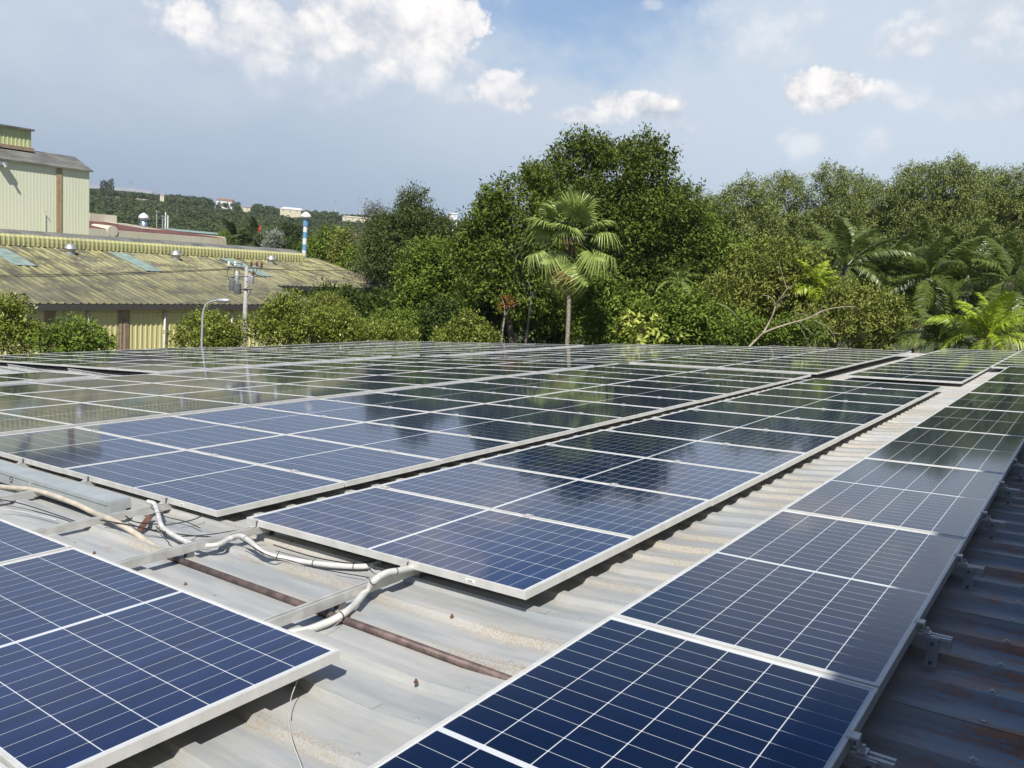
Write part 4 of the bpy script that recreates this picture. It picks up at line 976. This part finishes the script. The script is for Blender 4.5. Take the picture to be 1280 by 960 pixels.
# ------------------------------------------------------------------ long factory at left
def ribbed(mb, p0, p1, z0, z1, nrm, pitch=.3, depth=.035, mi=0):
    """vertical ribbed sheet from p0 to p1 (xy), its ribs standing out along nrm"""
    a, b = Vector((p0[0], p0[1], 0)), Vector((p1[0], p1[1], 0)); n = Vector((nrm[0], nrm[1], 0)); L_ = (b-a).length; d = (b-a)/L_
    k = int(L_/pitch); pts = []
    for i in range(k):
        s = i*pitch
        pts += [(s, 0), (s+pitch*.55, 0), (s+pitch*.65, depth), (s+pitch*.9, depth)]
    pts.append((L_, 0)); vs = []; fs = []
    for (s, o) in pts:
        q = a+d*s+n*o; vs += [(q.x, q.y, z0), (q.x, q.y, z1)]
    for i in range(len(pts)-1): fs.append((2*i, 2*i+2, 2*i+3, 2*i+1))
    mb.add(vs, fs, mi)
def factory():
    EX, EZ, VX, VZ = -45.0, -3.62, -58.0, -1.38
    y0, ys, y1 = -8.0, 37.5, 50.2; EX2 = -50.0; sl = (VZ-EZ)/(VX-EX)
    e = empty('long_factory', Vector((-52, 20, GZ)), 'long low yellow factory with mossy roof and ridge ventilator', 'building')
    o = Vector((-52, 20, GZ))
    def loc(mb): mb.v = [(v[0]-o.x, v[1]-o.y, v[2]-o.z) for v in mb.v]; return mb
    zx = lambda x: EZ+(x-EX)*sl
    RX = -60.0
    r = MB()                                        # ribbed slope, ribs running down the slope
    y = y0; p = .42
    while y < y1-.01:
        ex = EX+.35 if y < ys else EX2+.35
        pr = [(0, 0), (p*.6, 0), (p*.7, .05), (p*.92, .05), (p, 0)]
        for i in range(4):
            (a, za), (b, zb) = pr[i], pr[i+1]; ya, yb = y+a, min(y+b, y1)
            r.add([(ex, ya, zx(ex)+za), (ex, yb, zx(ex)+zb), (RX, yb, zx(RX)+zb), (RX, ya, zx(RX)+za), (-75, ya, zx(RX)-2.5+za), (-75, yb, zx(RX)-2.5+zb)], [(0, 1, 2, 3), (3, 2, 5, 4)])
        y += p
    rf = loc(r).build('roof', M['moss'], e)
    g = MB(); g.box((EX+.2, y0, zx(EX+.35)-.34), (EX+.38, ys, zx(EX+.35)-.03)); g.box((EX2+.2, ys, zx(EX2+.35)-.34), (EX2+.38, y1, zx(EX2+.35)-.03)); loc(g).build('gutter', M['gutter'], e)
    w = MB(); ribbed(w, (EX, y0), (EX, ys), GZ, zx(EX)-.05, (1, 0)); ribbed(w, (EX2, ys), (EX2, y1-.3), GZ, zx(EX2)-.05, (1, 0))
    w.box((EX2, ys-.2, GZ), (EX-.002, ys, zx(EX)-.1)); w.box((-74.8, y1-.5, GZ), (EX2-.003, y1-.3, zx(-58)-1.6)); w.box((-74.8, y0, GZ), (EX-.003, y0+.2, zx(EX)-.1))
    w.add([(EX2, y1-.31, zx(EX2)-.1), (RX, y1-.31, zx(RX)-.1), (-74.8, y1-.31, zx(RX)-2.6), (-74.8, y1-.31, GZ), (EX2, y1-.31, GZ)], [(0, 1, 2, 3, 4)])
    loc(w).build('wall', M['wall_y'], e)
    for (a, b) in [(55, 70), (148, 162), (244, 255)]:
        pa, pb = WX(a, 400, EX+.05), WX(b, 400, EX+.05); s = MB(); ribbed(s, (EX+.05, pa.y), (EX+.05, pb.y), GZ, EZ-.4, (1, 0), .22, .03); loc(s).build('pilaster', M['brownstrip'], e)
    for a in (110, 206, 289.5): 
        q = WX(a, 400, EX+.12); d = MB(); d.tube([(EX+.12, q.y, GZ), (EX+.12, q.y, EZ-.38)], .06, 8); loc(d).build('downpipe', M['pvc'], e, smooth=True)
    for (px, py, qx, qy) in [(0, 312, 27, 333), (150, 317, 190, 340), (285, 324, 330, 346)]:       # skylight sheets down the slope
        def slope_pt(x, y): 
            rr = ray_w(x, y); n = Vector((-sl, 0, 1)); q0 = Vector((EX, 0, EZ)); t = (q0-CW).dot(n)/rr.dot(n); return CW+rr*t
        a, b = slope_pt(px, py), slope_pt(qx, qy); k = MB(); ym = (a.y+b.y)/2; xa, xb = a.x, b.x
        k.add([(xa, ym-.62, zx(xa)+.075), (xb, ym-.62, zx(xb)+.075), (xb, ym+.62, zx(xb)+.075), (xa, ym+.62, zx(xa)+.075)], [(0, 1, 2, 3)]); k.add([(xa, ym-.62, zx(xa)+.055), (xb, ym-.62, zx(xb)+.055), (xb, ym+.62, zx(xb)+.055), (xa, ym+.62, zx(xa)+.055)], [(3, 2, 1, 0)])
        loc(k).build('skylight', M['cyan'], rf if False else e)
    # ridge ventilator: curved ribbed hood
    v = MB(); yv0, yv1 = y0, 47.1; prof = [(VX, VZ+.05), (VX+.02, VZ+.35), (VX, VZ+.62), (VX-.14, VZ+.78), (VX-1.3, VZ+.98), (VX-2.4, VZ+1.0), (VX-3.3, VZ+.85), (VX-3.6, VZ+.3)]
    y = yv0; p = .30
    while y < yv1:
        for (a, b, oa, ob) in [(0, .5, 0, 0), (.5, .62, 0, .045), (.62, .88, .045, .045), (.88, 1, .045, 0)]:
            for i in range(len(prof)-1):
                (xa, za), (xb, zb) = prof[i], prof[i+1]
                v.add([(xa+oa, y+a*p, za+oa*.4), (xa+ob, y+b*p, za+ob*.4), (xb+ob, y+b*p, zb+ob*.5), (xb+oa, y+a*p, zb+oa*.5)], [(0, 1, 2, 3)], 0 if i < 3 else 1)
        y += p
    v.add([(x, yv1, z) for x, z in prof], [tuple(range(len(prof)))]); v.add([(VX-.02, yv0, VZ-.3), (VX-.02, yv1, VZ-.3), (VX-.02, yv1, VZ+.1), (VX-.02, yv0, VZ+.1)], [(0, 1, 2, 3)], 2)
    v.box((VX-.02, yv1-.25, VZ-.2), (VX+.12, yv1+.02, VZ+.55))
    loc(v).build('ridge_ventilator', [M['vent'], M['steelroof'], M['gutter']], e)
    def slope(px, py):
        rr = ray_w(px, py); n = Vector((-sl, 0, 1)); t = (Vector((EX, 0, EZ))-CW).dot(n)/rr.dot(n); return CW+rr*t
    for (px, py, lab) in [(88, 318, 'turbine roof vent between the first and second skylight strips'), (220, 325, 'turbine roof vent in the middle of the mossy roof'), (339, 330, 'turbine roof vent nearest the far end of the mossy roof')]:
        q = slope(px, py); t = empty('turbine_vent', q, lab, 'roof vent', 'turbine vents on the mossy roof')
        c = MB(); c.lathe([(.26, -.1), (.26, .12), (.2, .16)], (0, 0, 0), 16); c.build('collar', M['galv'], t)
        h = MB()
        for k in range(18):
            a = k*2*math.pi/18; ca, sa = math.cos(a), math.sin(a); cb, sb = math.cos(a+.42), math.sin(a+.42)
            h.add([(.22*ca, .22*sa, .15), (.22*cb, .22*sb, .15), (.40*cb, .40*sb, .40), (.40*ca, .40*sa, .40), (.22*cb, .22*sb, .66), (.22*ca, .22*sa, .66)], [(0, 1, 2, 3), (3, 2, 4, 5)])
        h.build('turbine_head', M['galv'], t); k2 = MB(); k2.lathe([(.24, .65), (.17, .70), (.02, .72)], (0, 0, 0), 14); k2.build('cap', M['galv'], t)
factory()
def tall_building():
    X, y1, y0 = -70.0, 34.1, 8.0; EZ = 4.6; o = Vector((-73, 20, GZ)); e = empty('tall_factory_block', o, 'tall pale green factory block behind the mossy roof', 'building')
    def loc(mb): mb.v = [(v[0]-o.x, v[1]-o.y, v[2]-o.z) for v in mb.v]; return mb
    w = MB(); ribbed(w, (X, y0), (X, y1), GZ, EZ, (1, 0), .25, .005); w.add([(X, y1, GZ), (X-6, y1, GZ), (X-6, y1, EZ), (X-3, y1, EZ+1.1), (X, y1, EZ)], [(0, 1, 2, 3, 4)]); w.box((X-6, y0, GZ), (X-5.8, y1-.01, EZ)); loc(w).build('wall', M['wall_g'], e)
    r = MB(); t = .12
    for (xa, za, xb, zb) in [(X+.25, EZ-.02, X-3, EZ+1.12), (X-3, EZ+1.12, X-6.3, EZ-.05)]:
        r.add([(xa, y0, za), (xa, y1+.2, za), (xb, y1+.2, zb), (xb, y0, zb), (xa, y0, za+t), (xa, y1+.2, za+t), (xb, y1+.2, zb+t), (xb, y0, zb+t)], [(0, 3, 2, 1), (4, 5, 6, 7), (0, 1, 5, 4), (1, 2, 6, 5), (2, 3, 7, 6)])
    loc(r).build('roof', M['steelroof'], e)
    a, b = WX(70.5, 250, X+.04), WX(78, 250, X+.04); s = MB(); ribbed(s, (X+.04, a.y), (X+.04, b.y), GZ, EZ-.05, (1, 0), .2, .02); loc(s).build('pilaster', M['ochrestrip'], e)
    q = WX(39, 175, X-2.6); pz0, pz1 = WX(39, 190, X-2.6).z, WX(39, 164, X-2.6).z
    p = MB(); ribbed(p, (X-2.6, y0), (X-2.6, q.y), EZ+.6, pz1, (1, 0), .3, .03); p.box((X-4.6, y0, EZ+.3), (X-2.62, q.y, pz1)); loc(p).build('roof_lantern', M['wall_lime'], e)
    c = MB(); c.box((X-4.8, y0, pz1), (X-2.3, q.y+.15, pz1+.15)); loc(c).build('lantern_cap', M['steelroof'], e)
    b_ = MB(); b_.box((X-2.58, y0, pz0+.02), (X-2.2, q.y+.05, pz0+.3)); loc(b_).build('lantern_flashing', M['brownstrip'], e)
    f = WX(56, 280, X+.1); l = MB(); l.tube([(X+.1, f.y, f.z-1.0), (X+.1, f.y, f.z+.9), (X+.35, f.y-.1, f.z+1.1)], .03, 6); loc(l).build('wall_pipe', M['pvc'], e)
    g = WX(3, 204, X+.3); n = MB(); n.box((X+.05, g.y-.35, g.z-.15), (X+.55, g.y+.25, g.z+.12)); n.tube([(X+.5, g.y, g.z), (X+.7, g.y+.1, g.z-.3)], .09, 8); loc(n).build('wall_lamp', M['galv'], e)
tall_building()
def red_factory():
    X = -112.0; P = lambda x, y, XX=X: WX(x, y, XX); o = Vector((X-4, 60, GZ)); e = empty('red_roofed_factory', o, 'old factory with dark red roof and stained cream parapet behind the mossy roof', 'building')
    def loc(mb): mb.v = [(v[0]-o.x, v[1]-o.y, v[2]-o.z) for v in mb.v]; return mb
    a, b = P(100, 285), P(283, 302); zt, zb = P(283, 298).z, GZ
    w = MB(); w.box((X-.3, a.y, zb), (X, b.y, zt-.05)); w.box((X-14, b.y-.3, zb), (X-.3, b.y, zt+.2)); loc(w).build('wall', M['cream'], e)
    r = MB(); t = P(130, 277.0, X-14).z; r.add([(X-.35, a.y, zt), (X-.35, b.y+.2, zt), (X-14, b.y-8, t), (X-14, a.y, t)], [(0, 1, 2, 3)]); r.add([(X-.35, a.y, zt-.2), (X-.35, b.y+.2, zt-.2), (X-.35, b.y+.2, zt), (X-.35, a.y, zt)], [(0, 1, 2, 3)])
    rr = loc(r).build('roof', M['redroof'], e)
    s = MB(); k = P(143, 289, X+.5); s.tube([(X-5, k.y, zt-.25), (X+.1, k.y, zt-.25)], .75, 14); loc(s).build('dormer', M['cream'], e)
    c = MB(); q0, q1 = P(112, 275, X-13), P(146, 278, X-13); c.box((X-15, q0.y, t-.2), (X-13, q1.y, t+1.1)); loc(c).build('ridge_box', M['cream'], e)
    g = MB(); u0, u1 = P(150, 285, X-8), P(180, 285, X-8)
    zz = lambda x: zt+(t-zt)*((X+.3-x)/14.3)
    for i in range(7): 
        yy = u0.y+(u1.y-u0.y)*i/7; g.add([(X-5, yy+2, zz(X-5)+.06), (X-5, yy+2+(u1.y-u0.y)/11, zz(X-5)+.06), (X-13, yy+(u1.y-u0.y)/11, zz(X-13)+.06), (X-13, yy, zz(X-13)+.06)], [(0, 1, 2, 3)])
    loc(g).build('roof_slats', M['cream'], e)
red_factory()
def shed(px0, px1, py0, py1, d, mw, mr, label, deep=8):
    a, b = WD(px0, py1, d), WD(px1, py1, d); h = (py1-py0)*d/FPX; dr = (b-a); dr.z = 0; w = dr.length; u = dr.normalized(); back = Vector((-u.y, u.x, 0))
    if back.dot(a-CW) < 0: back = -back
    zt = WD((px0+px1)/2, py0, d).z; zb = min(float(hill(a.x, a.y)), float(hill(b.x, b.y)), zt-h)-1.0
    e = empty('far_building', Vector((a.x, a.y, zb)), label, 'building'); Mx = Matrix((u.to_4d(), back.to_4d(), (0, 0, 1, 0), (0, 0, 0, 1))).transposed(); Mx = Matrix(((u.x, back.x, 0, 0), (u.y, back.y, 0, 0), (0, 0, 1, 0), (0, 0, 0, 1)))
    m = MB(); hh = zt-zb; wl = hh-h*.35; m.box((0, 0, 0), (w, deep, wl), Mx); m.build('wall', mw, e)
    r = MB(); vs = [(-.4, -.4, wl), (w+.4, -.4, wl), (w+.4, deep+.4, wl), (-.4, deep+.4, wl), (w*.06, deep/2, hh), (w*.94, deep/2, hh)]; r.add([Mx @ Vector(v) for v in vs], [(0, 1, 5, 4), (1, 2, 5), (2, 3, 4, 5), (3, 0, 4), (0, 3, 2, 1)]); r.build('roof', mr, e)
    k = MB(); n = max(2, int(w/6))
    for i in range(n): k.box((w*(i+.38)/n, -.06, max(.5, wl-1.9)), (w*(i+.55)/n, -.005, max(1, wl-1.0)), Mx)
    k.build('window', M['steel'], e)
shed(108, 190, 234, 247, 760, M['cream'], M['galv'], 'long low pale building on the hilltop beside the tall factory block', 14)
shed(200, 205, 241, 248, 700, M['cream'], M['galv'], 'small pale building at the right end of the long hilltop building', 6)
shed(270, 290, 248, 256, 760, M['white'], M['tile'], 'house with orange tiled roof on the hilltop', 9)
shed(300, 313, 257, 262, 720, M['cream'], M['galv'], 'low pale building right of the orange roofed house', 8)
shed(350, 376, 259, 267, 720, M['cream'], M['pvc'], 'large cream building on the hill behind the striped tower', 14)
shed(428, 470, 271, 274.5, 720, M['cream'], M['cream'], 'long thin pale wall building right of the striped tower', 8)
shed(560, 572, 266, 270, 640, M['white'], M['white'], 'small white building glimpsed right of the dark conical tree', 8)
shed(190, 262, 301-14, 305-12, 170, M['cyan'], M['cyan'], 'low pale cyan shed behind the red roofed factory', 10)
def tower(px, ytop, ybot, d, label, striped):
    t, b = WD(px, ytop, d), WD(px, ybot, d); base = Vector((b.x, b.y, GZ)); e = empty('water_tower', base, label, 'water tower'); H = t.z-GZ; s = d/FPX
    hr = (6.6 if striped else 6.2)*s; nk = (2.6 if striped else 2.6)*s; zc = H-(t.z-b.z)*(.15 if striped else .42)
    h = MB(); h.lathe([(.3*s, 0), (hr*.35, -1.0*s), (hr*.75, -3*s), (hr, -5.5*s), (hr, -6.6*s), (hr*.75, -8.2*s), (nk*1.2, -10*s)] if True else [], (0, 0, H), 20); h.build('tank', M['white'], e, smooth=True)
    if striped:
        z = H-10*s; i = 0
        while z > GZ-base.z+.2 and i < 14:
            z2 = max(0, z-7.5*s); m = MB(); m.tube([(0, 0, z2), (0, 0, z)], nk if i else nk*1.25, 24); m.build('stripe_band', M['blue'] if i % 2 == 0 else M['white'], e); z = z2; i += 1
    else:
        m = MB()
        m.lathe([(nk*1.3, -10*s), (nk*.7, -16*s), (nk*.9, -24*s), (nk, -H)], (0, 0, H), 14); m.build('stem', M['white'], e, smooth=True)
        k = MB()
        for q in range(4):
            a = q*math.pi/2+.4; k.tube([(nk*1.7*math.cos(a), nk*1.7*math.sin(a), 0), (nk*1.7*math.cos(a), nk*1.7*math.sin(a), H-8*s)], .5*s, 6)
        k.build('legs', M['blue'], e)
tower(379.8, 264.5, 325, 92, 'blue and white striped water tower rising behind the roof ventilator', True)
tower(179.5, 266, 283, 160, 'white mushroom water tower with blue legs before the wooded hill', False)
for (px, y0, y1, d, lab, w) in [(196, 263, 288, 165, 'thin grey pole right of the mushroom water tower', .12), (203.5, 269, 288, 150, 'thin pole with crossbar between the tower and the stacks', .12)]:
    a, b = WD(px, y0, d), WD(px, y1, d); g = Vector((b.x, b.y, GZ)); e = empty('mast', g, lab, 'mast', 'masts behind the red roofed factory'); m = MB(); m.tube([(0, 0, 0), a-g], w, 6); m.build('mast_pole', M['galv'], e)
    x = MB(); x.box((-.7, -.05, (a-g).z-.3), (.7, .05, (a-g).z-.18)); x.build('crossbar', M['galv'], e)
for (px, y0, y1, d, lab) in [(206.8, 265, 281, 200, 'taller white chimney of the pair at the foot of the hill'), (209.8, 269, 281, 200, 'shorter white chimney of the pair at the foot of the hill')]:
    a, b = WD(px, y0, d), WD(px, y1, d); g = Vector((b.x, b.y, GZ)); H = a.z-GZ; e = empty('chimney', g, lab, 'chimney', 'chimneys at the foot of the hill'); m = MB(); m.lathe([(.2, 0), (.17, H)], (0, 0, 0), 10); m.build('stack', M['white'], e); k = MB(); k.lathe([(.2, 0), (.2, .4)], (0, 0, H), 10); k.build('cap', M['rust'], e)
def flag():
    d = 130; a, b = WD(325.5, 281, d), WD(325.5, 300, d); g = Vector((b.x, b.y, GZ)); e = empty('flag', g, 'small red flag on a pole before the dark trees', 'flag'); H = a.z-GZ; m = MB(); m.tube([(0, 0, 0), (0, 0, H)], .05, 6); m.build('flagpole', M['galv'], e)
    f = MB(); u = Vector((.82, .57, 0)); vs = []; n = 6
    for i in range(n+1): 
        t = i/n; p = u*(-.75*t)+Vector((0, .12*math.sin(t*7), 0)); vs += [(p.x, p.y, H-.05-.25*t), (p.x, p.y, H-1.1-.15*t), (p.x+.01, p.y+.02, H-.05-.25*t), (p.x+.01, p.y+.02, H-1.1-.15*t)]
    for i in range(n): f.add([], []); f.f += [(4*i, 4*i+1, 4*i+5, 4*i+4), (4*i+2, 4*i+6, 4*i+7, 4*i+3)]; f.mi += [0, 0]
    f.v = vs; f.build('banner', M['red'], e)
flag()
# silver-leaved tree behind the ridge vent and palms at the factory's back
tree('silver_tree', 'whitish silver-leaved tree behind the far end of the ventilator', 'tree', [(345, 302, 9, 9), (338, 308, 8, 7)], 110, 'silver' if 'silver' in L else 'grey', 5, 9, .8, .3, .12, .12, limbs=2)
pin_palm('oil_palm', 316, 298, 125, 18, 4.5, .9, 'forest', 'small distant palm left of the red flag', sd=41, lw=.2, n=22)
pin_palm('oil_palm', 296, 300, 130, 18, 4.5, .9, 'forest', 'small distant palm behind the red roofed factory end', sd=42, lw=.2, n=22)
for i, (px, py, rx, ry, d, lm, lab) in enumerate([(408, 308, 16, 18, 105, 'shrub', 'leafy tree just right of the striped water tower'), (432, 312, 14, 22, 100, 'olive', 'light green tree behind the gable slope'), (395, 318, 20, 16, 115, 'shrub', 'green tree behind the ventilator end'),
      (445, 330, 14, 20, 92, 'tier', 'feathery light green tree beside the half-bare tree'), (350, 312, 30, 12, 135, 'under', 'dark tree behind the ventilator, under the flag'), (300, 304, 30, 10, 140, 'shrub', 'green tree behind the red roofed factory end'), (365, 300, 22, 16, 150, 'forest', 'dark tree left of the striped water tower')]):
    tree('leafy_tree', lab, 'tree', [(px, py, rx, ry), (px-rx*.5, py+ry*.7, rx*.8, ry*.7), (px+rx*.5, py+ry*.8, rx*.8, ry*.7), (px, py+ry*1.5, rx*1.1, ry*.8)], d, lm, 3.2, 10, 1.1, .42, .2, .2, limbs=4)

# ------------------------------------------------------------------ utility pole, street lamp, wires
def pole():
    d = 38; b = WD(306.5, 404, d); t = WD(308.3, 333, d); g = Vector((b.x, b.y, GZ)); tx = t-g; s = d/FPX; e = empty('utility_pole', g, 'concrete utility pole with transformers and crossarms before the mossy roof', 'utility pole')
    m = MB(); m.tube([(0, 0, 0), tx], [.15, .085], 10); m.build('pole_shaft', M['concrete'], e, smooth=True)
    u = Vector((.82, .57, 0)).normalized()
    def at(px, py): q = WD(px, py, d)-g; return q
    for (x0, y0, x1, y1, lab) in [(284, 333.5, 328, 335, 'crossarm'), (288, 346, 322, 345, 'crossarm'), (286, 361, 316, 361, 'crossarm')]:
        k = MB(); a, c = at(x0, y0), at(x1, y1); k.tube([a, c], .045, 4); k.build('crossarm', M['steel'], e)
    for (x, y) in [(286, 332), (294, 331.5), (314, 332), (321, 332), (327, 333), (296, 344), (316, 344)]:
        k = MB(); q = at(x, y); k.lathe([(.03, -.05), (.07, 0), (.04, .05), (.07, .09), (.03, .2)], q, 8); k.build('insulator', M['insul'] if x > 310 else M['white'], e)
    for (x, y) in [(291, 357), (297, 361), (296, 351), (312, 349), (315, 350)]:
        k = MB(); q = at(x, y); big = x < 300 and y > 355
        k.lathe([(.17 if big else .09, -.25 if big else -.18), (.19 if big else .1, 0), (.17 if big else .09, .25 if big else .16), (.05, .32 if big else .2)], q, 10); k.build('transformer', M['galv'] if not big else M['steel'], e)
    for pts in [[(294, 334), (292, 345), (291, 354)], [(288, 334), (284, 340), (288, 352), (295, 358)], [(316, 335), (318, 342), (313, 348)], [(322, 334), (316, 348), (308, 352)], [(298, 335), (300, 345), (297, 353)], [(304, 331), (296, 329), (288, 334)], [(311, 333), (318, 330), (326, 334)], [(306, 362), (312, 358), (313, 366), (309, 372)], [(301, 334), (303, 328), (312, 333)]]:
        k = MB(); k.tube(curve_pts([at(*p) for p in pts], 6), .014, 5); k.build('jumper_wire', M['black'], e)
pole()
def wire(pts, r, label, ds):
    p = [WD(x, y, d) for (x, y), d in zip(pts, ds)]; o = p[0]; m = MB(); m.tube([q-o for q in curve_pts(p, 8)], r, 5); tag(m.build('power_line', M['black'], None, Matrix.Translation(o)), label, 'cable', 'power lines before the mossy roof')
wire([(-30, 344.5), (100, 342.5), (200, 339.5), (286, 336)], .016, 'upper black power line reaching the utility pole from the left', (36, 36.5, 37, 38))
wire([(-30, 346.5), (100, 344.5), (200, 341), (290, 337)], .016, 'lower black power line reaching the utility pole from the left', (36, 36.5, 37, 38))
wire([(326, 336), (380, 338), (430, 338), (500, 334)], .016, 'black power line leaving the utility pole to the right', (38, 42, 46, 52))
wire([(-30, 390), (70, 388), (170, 391), (255, 389), (300, 384)], .010, 'thin black line sagging across the yellow wall', (36, 36.5, 37, 37.5, 38))
def lamp():
    d = 31; b = WD(252, 440, d); g = Vector((b.x, b.y, GZ)); e = empty('street_lamp', g, 'street lamp on a curved grey pole before the yellow wall', 'street lamp'); at = lambda x, y: WD(x, y, d)-g
    m = MB(); pts = [(0, 0, 0)] + curve_pts([at(252, 440), at(252.8, 410), at(253.8, 392), at(257, 382), (at(264, 377)), at(272, 375.5)], 6); m.tube(pts, [.06]+[.05-.0006*i for i in range(len(pts)-1)], 8); m.build('lamp_pole', M['galv'], e, smooth=True)
    h = MB(); a, c = at(270, 375.5), at(288, 375.8); dr = (c-a).normalized(); sd_ = Vector((-dr.y, dr.x, 0))
    n = 8; rings = [a+dr*((c-a).length*i/n) for i in range(n+1)]; w = [.04, .06, .075, .085, .09, .09, .08, .06, .02]
    h.tube(rings, w, 10); h.build('lamp_head', M['galv'], e, smooth=True); k = MB(); k.tube([rings[4]+Vector((0, 0, -.075)), rings[7]+Vector((0, 0, -.055))], [.05, .03], 8); k.build('lens', M['white'], e)
lamp()
def pylon(px, y0, y1, d, lab):
    a, b = WD(px, y0, d), WD(px, y1, d); g = Vector((b.x, b.y, float(hill(b.x, b.y)))); H = a.z-g.z; e = empty('pylon', g, lab, 'pylon', 'pylons on the skyline'); m = MB()
    for sx in (-1, 1):
        for sy in (-1, 1): m.tube([(sx*1.6, sy*1.6, 0), (sx*.3, sy*.3, H)], .12, 4)
    for i in range(6):
        z0, z1 = H*i/6, H*(i+1)/6; r0, r1 = 1.6-1.3*i/6, 1.6-1.3*(i+1)/6
        m.tube([(-r0, -r0, z0), (r1, -r1, z1)], .07, 4); m.tube([(r0, r0, z0), (-r1, r1, z1)], .07, 4)
    m.build('lattice', M['galv'], e)
    for z in (.78, .9): k = MB(); k.box((-3.2, -.15, H*z), (3.2, .15, H*z+.25), Matrix.Rotation(.6, 4, 'Z')); k.build('crossarm', M['galv'], e)
pylon(418, 249, 270, 800, 'left faint pylon on the skyline behind the conical tree'); pylon(448, 246, 272, 800, 'right faint pylon on the skyline behind the conical tree'); pylon(163.5, 226, 243, 780, 'thin mast tower rising from the long hilltop building')
for i, (px, y0) in enumerate([(127, 227), (130.5, 226), (133.5, 228), (137, 225), (140, 224)]):
    d = 740; a, b = WD(px, y0, d), WD(px, 240, d); g = Vector((b.x, b.y, float(hill(b.x, b.y)))); H = a.z-g.z; e = empty('cypress_tree', g, 'slim dark tree in the clump on the hilltop building', 'tree', 'slim trees on the hilltop'); m = MB(); m.tube([(0, 0, 0), (0, 0, H*.9)], [.2, .05], 5); m.build('trunk', M['bark'], e)
    rg = np.random.default_rng(300+i); z = rg.random(160)*H*.8+H*.2; a_ = rg.random(160)*6.28; rr = (1-(z-H*.2)/(H*.82))*1.5+.2; C = np.stack([np.cos(a_)*rr*.7, np.sin(a_)*rr*.7, z], 1)
    link('crown', leaves('crown', C, np.stack([np.cos(a_), np.sin(a_), np.ones(160)*.8], 1), 4, .8, .9, .5, L['forest'], rg), e)

# ------------------------------------------------------------------ thin haze in the air
def haze():
    b = MB(); b.box((-3700, -3700, -30), (3700, 3700, 75)); m = bpy.data.materials.new('haze_air'); m.use_nodes = True; t = NT(m.node_tree); t.n.clear()
    o = t.node('ShaderNodeOutputMaterial'); v = t.node('ShaderNodeVolumePrincipled'); v.inputs['Color'].default_value = (.86, .92, 1.0, 1); v.inputs['Density'].default_value = .00013; v.inputs['Anisotropy'].default_value = .2
    t.l.new(v.outputs[0], o.inputs['Volume']); tag(b.build('haze', m), 'thin bluish haze in the air', 'haze', kind='stuff')
haze()
